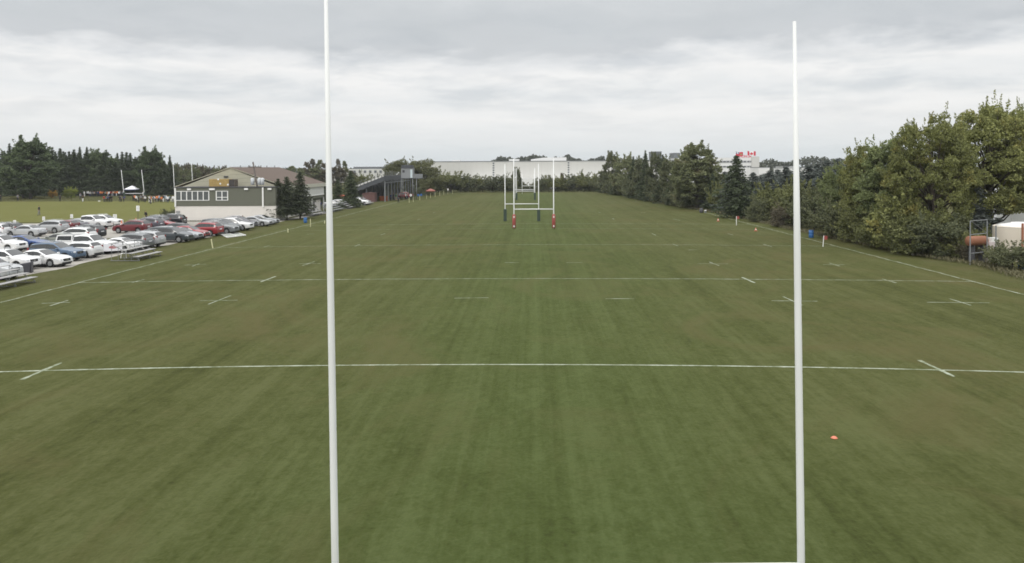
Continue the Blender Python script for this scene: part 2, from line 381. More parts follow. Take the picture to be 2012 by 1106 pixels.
goal_px(343, 380, 386, 319, 376, .085, 'goal posts rising behind the left corner of the clubhouse', lean=-.04)

# ------------------------------------------------------------------ trees
def leaf_mat(name, dark, light, hue2=None, amt=.0):
    m = bpy.data.materials.new(name); m.use_nodes = True; t = m.node_tree; b = t.nodes['Principled BSDF']
    b.inputs['Roughness'].default_value = .75; b.inputs['Specular IOR Level'].default_value = .2
    at = N(t, 'ShaderNodeAttribute'); at.attribute_name = 'tint'; oi = N(t, 'ShaderNodeObjectInfo'); tc = N(t, 'ShaderNodeTexCoord')
    n = noise(t, tc.outputs['Object'], .55, 3, .6)
    f = M_(t, 'ADD', M_(t, 'MULTIPLY', at.outputs['Fac'], .55), M_(t, 'MULTIPLY', oi.outputs['Random'], .22))
    f = M_(t, 'ADD', f, M_(t, 'MULTIPLY', M_(t, 'SUBTRACT', n, .35), .9))
    mx = N(t, 'ShaderNodeMix', data_type='RGBA'); mx.clamp_factor = True; L(t, f, mx.inputs['Factor']); mx.inputs['A'].default_value = (*dark, 1); mx.inputs['B'].default_value = (*light, 1)
    c = mx.outputs['Result']
    if hue2:
        n2 = noise(t, tc.outputs['Object'], .38, 3, .6, .5)
        ff = M_(t, 'MULTIPLY', M_(t, 'SUBTRACT', n2, .56, clamp=True), 9.0*amt, clamp=True)
        mx2 = N(t, 'ShaderNodeMix', data_type='RGBA'); L(t, ff, mx2.inputs['Factor']); L(t, c, mx2.inputs['A']); mx2.inputs['B'].default_value = (*hue2, 1); c = mx2.outputs['Result']
    L(t, c, b.inputs['Base Color'])
    tr = N(t, 'ShaderNodeBsdfTranslucent'); L(t, c, tr.inputs['Color']); ms = N(t, 'ShaderNodeMixShader'); ms.inputs[0].default_value = .22
    L(t, b.outputs[0], ms.inputs[1]); L(t, tr.outputs[0], ms.inputs[2]); L(t, ms.outputs[0], t.nodes['Material Output'].inputs[0])
    return m
M_leafA = leaf_mat('leaves_olive', (.075, .086, .030), (.330, .345, .130), (.33, .28, .08), .6)
M_leafMaple = leaf_mat('leaves_maple', (.062, .076, .036), (.260, .280, .145), (.20, .11, .07), .3)
M_leafGreen = leaf_mat('leaves_green', (.060, .072, .028), (.23, .24, .10))
M_leafB = leaf_mat('leaves_mid_green', (.062, .082, .036), (.280, .320, .140))
M_leafDark = leaf_mat('leaves_dark_green', (.045, .057, .030), (.185, .195, .105))
M_needle = leaf_mat('needles_dark', (.034, .048, .028), (.115, .140, .075))
M_needleL = leaf_mat('needles_mid', (.042, .064, .034), (.155, .195, .095))
M_needleB = leaf_mat('needles_blue', (.060, .075, .068), (.175, .195, .175))
M_willow = leaf_mat('leaves_willow', (.070, .078, .034), (.170, .175, .085))
M_brown = leaf_mat('twigs_brown', (.085, .075, .050), (.175, .155, .105))
M_yellowL = leaf_mat('leaves_yellow', (.34, .21, .04), (.55, .36, .09))
M_lime = leaf_mat('leaves_lime', (.17, .20, .04), (.34, .38, .09))
M_hazy = leaf_mat('leaves_far', (.05, .06, .045), (.11, .12, .085))
M_needleC = leaf_mat('needles_grey_green', (.035, .046, .030), (.120, .135, .085))
def unit(a): return a/np.maximum(np.linalg.norm(a, axis=1, keepdims=True), 1e-9)
def leaves(name, pts, a, b, m, dirs=None, up=0.25, tint=None):
    n = len(pts); nr = unit(rng.normal(size=(n, 3))+np.array([0, 0, up]))
    tt = rng.normal(size=(n, 3)) if dirs is None else dirs+rng.normal(size=(n, 3))*.25
    tt = unit(tt-nr*np.sum(tt*nr, axis=1, keepdims=True)); ss = np.cross(nr, tt)
    sc = rng.uniform(.65, 1.35, (n, 1)); A = tt*a*sc*.5; B = ss*b*sc*.5
    v = np.stack([pts+A, pts+B+A*.1, pts-A, pts-B+A*.1], axis=1).reshape(-1, 3)
    me = bpy.data.meshes.new(name); me.vertices.add(4*n); me.vertices.foreach_set('co', v.astype(np.float32).ravel())
    me.loops.add(4*n); me.loops.foreach_set('vertex_index', np.arange(4*n, dtype=np.int32))
    me.polygons.add(n); me.polygons.foreach_set('loop_start', np.arange(0, 4*n, 4, dtype=np.int32)); me.polygons.foreach_set('loop_total', np.full(n, 4, dtype=np.int32))
    at = me.attributes.new('tint', 'FLOAT', 'FACE'); tv = rng.uniform(0, 1, n) if tint is None else np.clip(tint+rng.normal(0, .18, n), 0, 1)
    at.data.foreach_set('value', tv.astype(np.float32)); me.update(calc_edges=True); me.materials.append(m)
    return me
def broadleaf(h, rx, clumps, per, ls, m, base=.18, shape=1.0, seed=0, cr=.16, trunk_r=.28, limbs=16, spiky=.0):
    """crown and trunk meshes of a broad-leaved tree of height h, crown half-width rx"""
    rr = np.random.default_rng(seed); H = h*(1-base); C = []; i = 0
    lob = rr.uniform(.78, 1.12, 9)
    while len(C) < clumps:
        u = unit(rr.normal(size=(1, 3)))[0]; rad = rr.uniform(.35, 1.0)**.5
        zz = u[2]*rad; prof = (1-abs(zz)**2.2)**.5
        az = math.atan2(u[1], u[0]); lb = np.interp((az+math.pi)/(2*math.pi)*9, range(10), list(lob)+[lob[0]])
        w = 1.0 if zz < 0 else (1-.35*zz*shape)
        k = rad*lb*w/max(np.hypot(u[0], u[1]), .35)*prof
        C.append((u[0]*k*rx*.92, u[1]*k*rx*.92, h*base+H*.5+zz*H*.47*rr.uniform(.93, 1.05)))
    C = np.array(C); rs = rx*cr*rr.uniform(.7, 1.45, clumps)*1.15
    cnt = np.maximum(20, (per*(rs/np.mean(rs))**2)).astype(int)
    P_ = []; D = []; TT = []
    for c, r, n in zip(C, rs, cnt):
        g = unit(rr.normal(size=(n, 3)))*rr.uniform(.35, 1.05, (n, 1))**.6
        g[:, 2] *= .52; g[:, 2] -= .25*(g[:, 0]**2+g[:, 1]**2)      # flat-bottomed, drooping edges
        P_.append(c+g*r); TT.append(np.full(n, rr.uniform(.2, .8)))
    if spiky:                                                        # thin shoots past the outline
        for _ in range(int(90*spiky)):
            j = rr.integers(clumps); c = C[j]; dr = unit((c-np.array([0, 0, h*.45]))[None]+rr.normal(size=(1, 3))*.8)[0]; dr[2] = abs(dr[2])*.8+.3
            k = rr.integers(22, 44); tt_ = np.linspace(.2, 1.0, k)[:, None]*rs[j]*1.75
            P_.append(c+dr*tt_+rr.normal(size=(k, 3))*(.20*(1.15-tt_/tt_.max()))*max(.6, ls/.25)); TT.append(np.full(k, .6))
    Pt = np.concatenate(P_); Tn = np.concatenate(TT)
    crown_ = leaves('crown', Pt, ls, ls*.62, m, tint=Tn)
    mb = MB(); top = h*.72
    mb.tube([(0, 0, -.1), (.05, 0, h*.12), (rx*.03, .04, h*.35), (-rx*.03, .05, top)], [trunk_r*1.25, trunk_r, trunk_r*.75, trunk_r*.2], 9)
    for k in rr.choice(clumps, min(limbs, clumps), replace=False):
        c = C[k]; z0 = min(top*.9, max(h*.12, c[2]*.55)); s = Vector((0, 0, z0)); e = Vector(c); md = s.lerp(e, .5)+Vector((0, 0, -.03*h))
        mb.tube([s, md, e], [trunk_r*.38, trunk_r*.22, .025], 6)
    return crown_, mb.mesh('trunk', M_bark, True)
def conifer(h, rx, m, card=.5, dens=1.0, seed=0, base=.06, power=.85, trunk_r=.2, ragged=.35, droop=.25):
    rr = np.random.default_rng(seed); Pt = []; Dr = []; Tn = []; mb = MB()
    mb.tube([(0, 0, -.1), (0, 0, h*.5), (.05, 0, h*.985)], [trunk_r, trunk_r*.6, .03], 8)
    z = h*base
    while z < h*.985:
        f = (z-h*base)/(h*(1-base)); Lr = rx*(1-f)**power*(1 if f > .12 else .75+2*f)+.12
        nb = int(7+3*rr.random()); a0 = rr.uniform(0, 6.28)
        lv = rr.uniform(.85, 1.1)
        for k in range(nb):
            a = a0+2*math.pi*k/nb+rr.normal(0, .2); ln = Lr*lv*rr.uniform(1-ragged, 1+ragged*.45)
            n = max(3, int(ln/.16*dens)); s = np.linspace(.12, 1.0, n)
            dv = np.array([math.cos(a), math.sin(a), 0]); rise = .22*f*ln
            c = np.outer(s*ln, dv); c[:, 2] = z+rise*s-droop*ln*s**1.6+.10*ln*np.maximum(0, s-.75)
            tintb = rr.uniform(.1, .9)
            for q in range(2 if card > .35 else 3):
                side = rr.normal(0, 1, n)*(.17*ln*(1-.45*s)); pv = np.array([-dv[1], dv[0], 0])
                pp = c+np.outer(side, pv); pp[:, 2] += rr.normal(0, .07, n)-abs(side)*.2
                Pt.append(pp); Dr.append(dv[None]+np.outer(np.sign(side)*.8, pv)+np.array([0, 0, -.25])); Tn.append(np.full(n, tintb))
            if k % 3 == 0 and ln > .6: mb.tube([(0, 0, z), tuple(c[-1]*[.85, .85, 1]+[0, 0, 0])], [.03, .01], 4)
        z += rr.uniform(.22, .40)*(h/12)**.5
    me = leaves('crown', np.concatenate(Pt), card, card*.42, m, np.concatenate(Dr), up=.9, tint=np.concatenate(Tn))
    return me, mb.mesh('trunk', M_bark, True)
def plant_tree(proto, x, y, h, base_h, sx=1.0, rz=None, name='tree', label='', cat='tree', group=None, z=0, m=None, tilt=0.0):
    t = thing(name, (x, y, z), 0, label, cat, group); k = h/base_h; rz = random.uniform(0, 6.28) if rz is None else rz
    for nm, me in zip(('crown', 'trunk'), proto):
        o = newobj(nm, me, t); o.scale = (k*sx, k*sx, k); o.rotation_euler = (tilt, 0, rz)
        if m is not None and nm == 'crown': o.material_slots[0].link = 'OBJECT'; o.material_slots[0].material = m
    return t
# prototypes (height 10 or as noted)
NB = [broadleaf(14, 6.2, 330, 190, .21, M_leafA, b0, .6, s, .102, .35, 60, 2.2) for s, b0 in ((3, .17), (4, .03))]
NB2 = [broadleaf(11, 5.0, 230, 190, .21, M_leafA, .02, .7, 5, .11, .28, 44, 1.8)]
MAP = broadleaf(13.5, 4.4, 260, 110, .32, M_leafMaple, .07, 1.5, 8, .13, .28, 40, 1.6)
FB = [broadleaf(10, 3.6, 95, 80, .38, M_leafDark, .05, 1.1, s, .165, .22, 16, .8) for s in (21, 22, 23)]
SH = [broadleaf(4, 2.6, 34, 150, .26, M_leafGreen, .0, .3, s, .27, .12, 10, .4) for s in (31, 32, 33)]
CF = [conifer(12, 2.9, M_needle, .36, 1.7, s, .03, pw_, .2, .7) for s, pw_ in ((41, 1.3), (42, 1.1), (43, 1.5), (44, 1.2), (45, 1.35), (46, 1.05))]
CN = [conifer(8, 2.5, M_needle, .30, 1.5, s, .08, .95, .14, .5) for s in (51, 52)]
PINE = [broadleaf(17, 6.0, 190, 120, .50, M_needleL, .05, 1.8, s, .14, .3, 30, 1.2) for s in (61, 62)]
WIL = broadleaf(9, 5.2, 80, 230, .36, M_willow, .0, .5, 71, .21, .3, 14, .2)
BARE = broadleaf(12, 2.0, 40, 45, .34, M_brown, .15, 1.3, 81, .22, .16, 20, .8)

def tpx(proto, bh, px, base, top, wpx, name, label, cat='tree', group=None, m=None, w0=1.0, **k):
    """tree whose foot is seen at (px, base), its top at row top, its width wpx; w0 = crown width of the prototype"""
    p = P(px, base); Y = p.y; h = (base-top)*Y/FPX*1.0; sx = (wpx*Y/FPX)/(w0*h/bh); k.setdefault('rz', (px*.37) % 6.28)
    return plant_tree(proto, p.x, p.y, h, bh, sx, k['rz'], name, label, cat, group, 0, m)
# the big trees by the tank
for px, base, top, wpx, pr, w0, bh, lb in (
    (1945, 487, 205, 225, NB[0], 12.4, 14, 'tall olive tree with yellow tips, rising highest beside the cream tank'),
    (1830, 494, 216, 180, NB[1], 12.4, 14, 'broad olive green tree next to the tallest tree by the tank'),
    (1760, 484, 262, 165, NB2[0], 10, 11, 'rounded olive tree sloping down beside the broad one'),
    (1700, 474, 278, 125, NB2[0], 10, 11, 'shorter olive tree with ragged top behind the blue barrel'),
    (1650, 462, 318, 100, NB2[0], 10, 11, 'low leafy tree at the near end of the bushes past the post'),
    (2035, 480, 200, 150, NB[0], 12.4, 14, 'yellowing tree cut off by the picture edge above the tank')):
    tpx(pr, bh, px, base, top, wpx, 'broadleaf_tree', lb, w0=w0, m=M_leafB if px in (1760, 1650) else None)
tpx(CN[0], 8, 1916, 492, 360, 105, 'blue_spruce', 'blue grey spruce half hidden under the big olive trees', w0=4.4, m=M_needleB)
tpx(CN[1], 8, 1672, 470, 380, 60, 'spruce_tree', 'small dark spruce among the leafy trees behind the blue barrel', w0=4.4)
for i, (px, base, top, wpx, mm) in enumerate(((1790, 500, 425, 110, None), (1850, 506, 430, 110, M_leafDark), (1735, 488, 412, 95, None), (1690, 478, 405, 85, None), (1635, 468, 395, 70, M_leafDark), (1888, 508, 452, 80, M_leafGreen), (1770, 492, 388, 120, M_leafA))):
    tpx(SH[i % 3], 4, px, base, top, wpx, 'bush', 'low dark bush filling the foot of the big olive trees', 'bush', 'bushes under the big olive trees', mm, w0=5.2)
# weeds and scrub by the tank
for i, (px, base, top, wpx, mm, lb) in enumerate(((1990, 530, 480, 75, M_leafDark, 'leafy bush growing in front of the cream tank'), (1912, 512, 470, 50, M_brown, 'tan dry bush left of the wire gate'), (1958, 522, 486, 45, M_leafGreen, 'weedy bush below the orange drum'), (1925, 497, 450, 45, M_leafGreen, 'pale green bush against the wire gate'))):
    tpx(SH[(i+1) % 3], 4, px, base, top, wpx, 'bush', lb, 'bush', None, mm, w0=5.2)
# right-hand row going away
tpx(MAP, 13.5, 1370, 411, 272, 104, 'maple_tree', 'tall maple with reddish tints standing out above the right tree row', w0=8.8)
tpx(CN[0], 8, 1447, 428, 303, 88, 'spruce_tree', 'pointed dark spruce in front of the white office building', w0=4.4)
tpx(CN[1], 8, 1400, 413, 340, 40, 'spruce_tree', 'dark spruce tucked between the maple and the pointed spruce', w0=4.4)
for px, base, top, wpx, mm, lb in ((1414, 416, 362, 38, M_leafGreen, 'light green shrub left of the pointed dark spruce'), (1520, 434, 366, 82, M_leafGreen, 'large rounded green shrub left of the near right upright'),
                              (1575, 447, 362, 84, M_leafGreen, 'big green shrub behind the near right upright'), (1600, 452, 375, 80, M_leafDark, 'dark shrub to the right of the near right upright'),
                              (1492, 436, 392, 48, M_leafDark, 'low dark shrub at the foot of the rounded green one'), (1540, 446, 408, 52, M_brown, 'brownish low shrub beside the near right upright'), (1345, 408, 362, 44, M_leafMaple, 'reddish shrub at the left foot of the maple'), (1326, 403, 368, 34, M_leafGreen, 'green shrub left of the reddish shrub')):
    tpx(SH[random.randrange(3)], 4, px, base, top, wpx, 'shrub', lb, 'shrub', None, mm, w0=5.2)
for i, (px, top, w, Y) in enumerate(((1504, 346, 46, 182), (1518, 352, 44, 185), (1548, 340, 50, 180), (1486, 352, 46, 180), (1440, 347, 52, 150), (1480, 345, 50, 152), (1512, 340, 54, 150), (1545, 334, 60, 148), (1590, 328, 66, 146), (1625, 322, 62, 140), (1402, 350, 44, 165), (1460, 352, 46, 158), (1424, 342, 44, 172), (1496, 350, 48, 160), (1528, 338, 52, 165), (1566, 333, 54, 168), (1606, 326, 56, 170), (1646, 318, 56, 150), (1385, 348, 44, 176))):
    x = XA(px, Y); top -= 7; plant_tree(CN[i % 2], x, Y, ZA(top, Y, px), 8, w*Y/FPX/(2.9*ZA(top, Y, px)/8), None, 'blue_spruce', 'grey blue spruce in the plantation behind the shrubs', 'tree', 'blue spruces beyond the shrubs', 0, M_needleB)
row = [(1202, 300, 44, 0, 'leafy dark tree nearest the white warehouse at the end of the right row'), (1228, 301, 52, 1, 'golden topped tree in the far group by the warehouse'), (1262, 306, 42, 2, None), (1290, 303, 46, 0, None), (1314, 306, 44, 1, None), (1250, 322, 40, 2, None), (1334, 318, 40, 0, None)]
for px, top, w, k, lb in row:
    base = 378+(px-1190)*.185; p = P(px, base); h = (base-top)*p.y/FPX; sx = w*p.y/FPX/(7.2*h/10)
    plant_tree(FB[k], p.x, p.y, h, 10, sx, None, 'broadleaf_tree', lb or 'dark leafy tree in the dense right row before the maple', 'tree', None if lb else 'dark leafy trees in the right row', 0, M_leafMaple if k == 1 and lb else None)
for px, top, w in ((1268, 300, 34), (1302, 310, 30), (1245, 312, 28), (1322, 322, 30), (1280, 318, 34), (1215, 330, 30), (1190, 340, 30)):
    top -= 7; w += 10; base = 379+(px-1190)*.186; p = P(px, base); h = (base-top)*p.y/FPX
    plant_tree(CF[random.randrange(4)], p.x, p.y, h, 12, w*p.y/FPX/(5*h/12), None, 'spruce_tree', 'narrow dark spruce standing in the dense right row', 'tree', 'dark spruces in the right row')
for i in range(13):
    px = 1196+i*11+random.uniform(-3, 3); base = 379+(px-1190)*.185; p = P(px, base); h = 3.4+random.random()*1.5
    plant_tree(SH[i % 3], p.x+1, p.y-1, h, 4, 1.15, None, 'shrub', 'low dark shrub along the foot of the right tree row', 'shrub', 'shrubs along the right tree row', 0, M_leafDark)
# hedge of bushes at the far end of the field
hx = [(862, 345, 36), (885, 340, 44), (905, 344, 40), (925, 350, 36), (948, 349, 36), (968, 346, 40), (990, 348, 34), (1008, 352, 30), (1038, 362, 22), (1062, 352, 30), (1088, 347, 40), (1112, 350, 36), (1135, 344, 40), (1158, 343, 40), (1180, 338, 38), (1070, 352, 24), (1148, 350, 30), (935, 352, 30), (850, 352, 34), (876, 352, 34), (1170, 352, 30), (1100, 356, 26), (978, 356, 30), (1020, 358, 26)]
for i, (px, top, w) in enumerate(hx):
    Y = 279+random.uniform(0, 7); h = ZA(top, Y, px); hp = max(h, 2.0)
    plant_tree(SH[i % 3], XA(px, Y), Y, hp, 4, w*Y/FPX/(5.2*hp/4)*1.25, None, 'shrub', 'dark round bush in the hedge below the white warehouse', 'bush', 'hedge bushes at the far end of the field', 0, (M_leafDark, M_leafGreen, M_leafDark)[i % 3])
plant_tree(FB[0], XA(1014, 284), 284, ZA(330, 284), 10, .8, None, 'broadleaf_tree', 'small dark tree behind the far goal posts, against the warehouse', 'tree')
plant_tree(BARE, XA(1104, 282), 282, ZA(340, 282), 12, .9, None, 'bare_tree', 'thin bare sapling rising from the hedge near the warehouse gap', 'tree')
# willows behind the grandstand
for px, Y, top, w, lb in ((784, 262, 314, 76, 'round willow left of the press box tower'), (829, 258, 314, 84, 'wide willow right of the press box tower')):
    h = ZA(top, Y, px); plant_tree(WIL, XA(px, Y), Y, h, 9, w*Y/FPX/(10.4*h/9), None, 'willow_tree', lb, 'tree')
for px, Y, top, w, lb in ((838, 250, 352, 30, 'small willow bush at the right foot of the wide willow'), (822, 240, 368, 18, 'low dark bush under the wide willow')):
    h = ZA(top, Y, px); plant_tree(SH[0], XA(px, Y), Y, h, 4, w*Y/FPX/(5.2*h/4), None, 'bush', lb, 'bush', None, 0, M_willow if w == 30 else M_leafDark)
for i, (px, top, w) in enumerate(((712, 345, 36), (735, 348, 34), (752, 350, 28), (700, 352, 34), (766, 345, 30))):
    Y = 270+i*3; h = ZA(top, Y, px); plant_tree(SH[i % 3], XA(px, Y), Y, h, 4, w*Y/FPX/(5.2*h/4), None, 'shrub', 'green shrub seen over the seats of the grandstand', 'bush', 'shrubs behind the grandstand', 0, M_leafGreen)
plant_tree(CF[1], XA(742, 262), 262, ZA(337, 262), 12, .8, None, 'spruce_tree', 'dark spruce just behind the grandstand seats', 'tree')
# spruces by the clubhouse
for px, base, top, w, lb in ((547, 433, 349, 33, 'leftmost and shortest spruce before the clubhouse wall'), (564, 432, 345, 36, 'middle spruce of the three before the clubhouse'), (590, 430, 337, 40, 'tallest right hand spruce of the three before the clubhouse')):
    tpx(conifer(8, 2.3, M_needle, .27, 1.7, px, .16, .85, .12, .5), 8, px, base, top, w*1.35, 'spruce_tree', lb, w0=3.6, m=M_needleC)
for px, base, top, w, lb in ((689, 408, 334, 48, 'large dark spruce over the parked boats and cars'), (664, 404, 352, 36, 'dark spruce just right of the near left upright'), (640, 402, 356, 40, 'dark spruce hidden behind the near left upright')):
    tpx(CN[1], 8, px, base, top, w, 'spruce_tree', lb, w0=4.4)
# bare poplars and scrub beyond the clubhouse
for i, (px, top, w) in enumerate(((590, 330, 22), (603, 318, 20), (614, 312, 18), (628, 314, 20), (637, 320, 22), (664, 312, 14), (677, 316, 15), (670, 330, 26), (655, 328, 24), (618, 330, 34), (640, 335, 30), (690, 335, 24), (573, 326, 26), (480, 335, 16))):
    Y = 300+(i*37) % 40; h = ZA(top, Y, px); plant_tree(BARE, XA(px, Y), Y, h, 12, w*Y/FPX/(4*h/12)*1.1, None, 'bare_tree', 'thin browning tree beyond the clubhouse roof', 'tree', 'thin browning trees beyond the clubhouse', 0, M_brown if i % 3 else M_leafMaple)
# wood behind the left field
rr_ = random.Random(5)
def wood_z(px): return np.interp(px, [-60, 0, 20, 90, 110, 150, 200, 260, 300, 335], [292, 290, 290, 292, 298, 292, 300, 303, 305, 312])
n = 0
for row_, Y0 in enumerate((262, 272, 284)):
    px = -70+row_*6
    while px < 338:
        Y = Y0+rr_.uniform(-4, 4); top = wood_z(px)+rr_.uniform(-9, 16)-(2 if row_ == 2 else 0); h = ZA(top, Y, px)
        plant_tree(CF[rr_.randrange(6)], XA(px, Y), Y, h, 12, rr_.uniform(38, 66)*Y/FPX/(5*h/12), None, 'spruce_tree', 'dark spruce in the dense wood behind the practice field', 'tree', 'dark spruces of the wood behind the practice field')
        px += rr_.uniform(8, 17)
for px, base, top, w, k, lb in ((60, 391, 268, 104, 0, 'tall broad pine standing out at the left of the wood'), (196, 383, 291, 84, 1, 'light green pine in the middle of the wood'), (297, 383, 290, 74, 0, 'pine at the right end of the wood beside the goal posts')):
    tpx(PINE[k], 17, px, base, top, w, 'pine_tree', lb, w0=12)
for px, base, top, w, m_, lb in ((104, 389, 375, 17, M_yellowL, 'small golden yellow bush at the wood edge'), (140, 389, 369, 28, M_lime, 'round lime green bush at the wood edge'), (230, 383, 366, 18, M_yellowL, 'yellowish bush behind the practice field crowd'),
                            (45, 389, 362, 70, M_needleL, 'green undergrowth bush at the foot of the tall pine'), (326, 380, 352, 22, M_brown, 'brownish bush at the right end of the wood')):
    tpx(SH[1], 4, px, base, top, w, 'bush', lb, 'bush', None, m_, w0=5.2)
for i in range(11):
    px = 338+i*11; Y = 300+random.uniform(0, 25); top = 322+random.uniform(-3, 10)+max(0, (px-390))*.12; h = ZA(top, Y, px)
    plant_tree(FB[i % 3], XA(px, Y), Y, h, 10, 24*Y/FPX/(7.2*h/10)*1.2, None, 'broadleaf_tree', 'brownish leafy tree between the wood and the clubhouse', 'tree', 'brownish trees beside the clubhouse', 0, M_brown if i % 2 else M_leafMaple)
# far tree lines that read as one mass
def far_wood(name, pxs, Y, tops, m, dens=1.0, seed=1, depth=25, ls=1.9):
    r2 = np.random.default_rng(seed); x0, x1 = XA(pxs[0], Y), XA(pxs[1], Y); n = int((x1-x0)*dens*26); X = r2.uniform(x0, x1, n)
    tp = np.interp(X, np.linspace(x0, x1, len(tops)), [ZA(t_, Y, 1000) for t_ in tops])*(1-.16*abs(np.sin(X*.11+seed)*np.sin(X*.043)))*(1-.08*abs(np.sin(X*.31)))
    Z = tp*(r2.uniform(0, 1, n)**.55); Yv = Y+r2.uniform(0, depth, n)+(1-(Z/tp)**2)*-6
    me = leaves(name, np.stack([X, Yv, Z], 1), ls, ls*.8, m); o = newobj(name, me); o['kind'] = 'stuff'; o['label'] = 'far off wood reading as one dark band on the horizon'; o['category'] = 'wood'
far_wood('distant_wood', (1485, 1720), 620, (320, 314, 316, 308, 311, 313, 316), M_hazy, 1.6, 2)
far_wood('distant_wood', (950, 1190), 700, (313, 304, 305, 302, 304, 303, 309, 306), M_hazy, 2.0, 3, 30, 2.2)
far_wood('distant_wood', (360, 950), 760, (327, 330, 328, 326, 330, 327, 329, 331, 328, 318), M_hazy, .8, 4, 30, 2.2)
far_wood('distant_wood', (-80, 360), 520, (312, 310, 312, 316), M_hazy, .9, 5, 30, 2.0)
far_wood('distant_wood', (1700, 2120), 420, (322, 330, 345, 350), M_hazy, 1.4, 6, 30, 1.4)
# rough grass along the tree rows
def tufts(name, pts, h, m, label):
    mb = np.array(pts); n = len(mb); me = leaves(name, np.c_[mb[:, :2], np.full(n, h*.45)], h, h*.16, m, np.tile([[0, 0, 1.0]], (n, 1)), up=-.6)
    o = newobj(name, me); tag(o, label, 'grass', kind='stuff')
pt = []
edge = [(1250, 390), (1310, 402), (1400, 416), (1480, 433), (1560, 452), (1660, 472), (1760, 494), (1860, 512), (1930, 522), (2060, 560)]
for (x0, y0), (x1, y1) in zip(edge, edge[1:]):
    a = P(x0, y0); b = P(x1, y1); nn = int((b-a).length*70)
    for _ in range(nn):
        q = a.lerp(b, random.random()); pt.append((q.x+abs(random.gauss(0, 1.0))*1.0-.6+random.uniform(-.4, .4), q.y+random.uniform(-.5, .5)))
tufts('rough_grass', pt, .42, leaf_mat('rough_grass', (.08, .08, .04), (.19, .17, .10)), 'long dry grass along the foot of the right tree row')
pt = [(XA(random.uniform(-60, 330), y_), y_) for y_ in np.random.default_rng(3).uniform(213, 256, 9000)]
tufts('bank_grass', pt, .30, leaf_mat('bank_grass', (.07, .075, .035), (.17, .165, .08)), 'rough unmown grass between the practice field and the wood')
pt = [(random.uniform(-48, 36), random.uniform(271, 278)) for _ in range(2500)]
tufts('end_grass', pt, .7, leaf_mat('end_grass', (.06, .07, .03), (.13, .13, .06)), 'unmown grass in front of the hedge at the field end')

# ------------------------------------------------------------------ vehicles
M_glass = mat('car_glass', (.018, .020, .022), .08, var=.1, spec=.8)
M_chrome = mat('chrome', (.55, .56, .57), .25, .9)
M_rim = mat('alloy_rim', (.23, .235, .24), .4, .15)
M_tyre = mat('tyre', (.022, .022, .022), .85)
M_plast = mat('black_trim', (.03, .03, .032), .6)
M_hl = mat('headlight_glass', (.62, .64, .66), .12, var=.2, scale=9)
M_tl = mat('taillight_red', (.20, .02, .02), .2)
M_plate = mat('licence_plate', (.62, .63, .66), .5)
def paint(name, c): return mat(name, c, .28, .25, var=.03, coat=.6)
PAINT = {'white': paint('white_car_paint', (.74, .74, .74)), 'silver': paint('silver_car_paint', (.42, .43, .44)), 'grey': paint('grey_car_paint', (.15, .16, .165)),
         'charcoal': paint('charcoal_car_paint', (.055, .065, .072)), 'black': paint('black_car_paint', (.022, .023, .027)), 'red': paint('red_car_paint', (.26, .025, .03)),
         'darkred': paint('maroon_car_paint', (.13, .015, .02)), 'blue': paint('blue_car_paint', (.035, .075, .22)), 'slate': paint('slate_blue_car_paint', (.075, .12, .19)),
         'olive': paint('olive_grey_car_paint', (.21, .22, .19)), 'plum': paint('plum_grey_car_paint', (.085, .08, .10)), 'ltgrey': paint('light_grey_car_paint', (.30, .315, .33))}
SPEC = {
 'sedan': dict(L=4.75, w=.90, rw=.33, ax=1.40, sill=.24, top=[(-2.375,.58),(-2.33,.92),(-2.15,1.04),(-1.62,1.08),(-.95,1.40),(-.3,1.46),(.12,1.42),(1.02,1.02),(1.75,.92),(2.18,.80),(2.34,.66),(2.375,.48)], belt=(1.0,.93), cab=(-1.62,-.95,.12,1.02), pil=(-.42,), pw=.05),
 'hatch': dict(L=4.3, w=.89, rw=.33, ax=1.30, sill=.24, top=[(-2.15,.55),(-2.12,.95),(-2.05,1.10),(-1.72,1.42),(-1.0,1.51),(-.3,1.52),(.10,1.47),(.95,1.06),(1.6,.95),(1.98,.82),(2.12,.66),(2.15,.5)], belt=(1.02,.95), cab=(-2.05,-1.72,.10,.95), pil=(-.38,), pw=.05),
 'suv': dict(L=4.7, w=.95, rw=.37, ax=1.40, sill=.31, top=[(-2.35,.55),(-2.32,1.00),(-2.26,1.18),(-1.92,1.58),(-1.2,1.68),(-.3,1.71),(.20,1.65),(1.02,1.18),(1.75,1.08),(2.15,.98),(2.32,.80),(2.35,.5)], belt=(1.14,1.05), cab=(-2.26,-1.92,.20,1.02), pil=(-.42,-1.45), pw=.05),
 'van': dict(L=5.1, w=.99, rw=.36, ax=1.52, sill=.30, top=[(-2.55,.55),(-2.52,1.05),(-2.48,1.20),(-2.25,1.66),(-1.4,1.77),(-.3,1.79),(.55,1.72),(1.45,1.18),(2.05,1.04),(2.35,.92),(2.52,.76),(2.55,.5)], belt=(1.15,1.05), cab=(-2.48,-2.25,.55,1.45), pil=(-.2,-1.3), pw=.05),
 'pickup': dict(L=5.8, w=1.0, rw=.41, ax=1.80, sill=.42, top=[(-2.9,.62),(-2.88,1.22),(-2.8,1.26),(-1.02,1.26),(-.98,1.30),(-.86,1.84),(-.2,1.93),(.55,1.90),(.75,1.85),(1.42,1.34),(1.55,1.30),(2.55,1.22),(2.78,1.12),(2.88,.85),(2.9,.55)], belt=(1.24,1.20), cab=(-.98,-.86,.75,1.42), pil=(-.05,), pw=.05),
}
CARS = {}
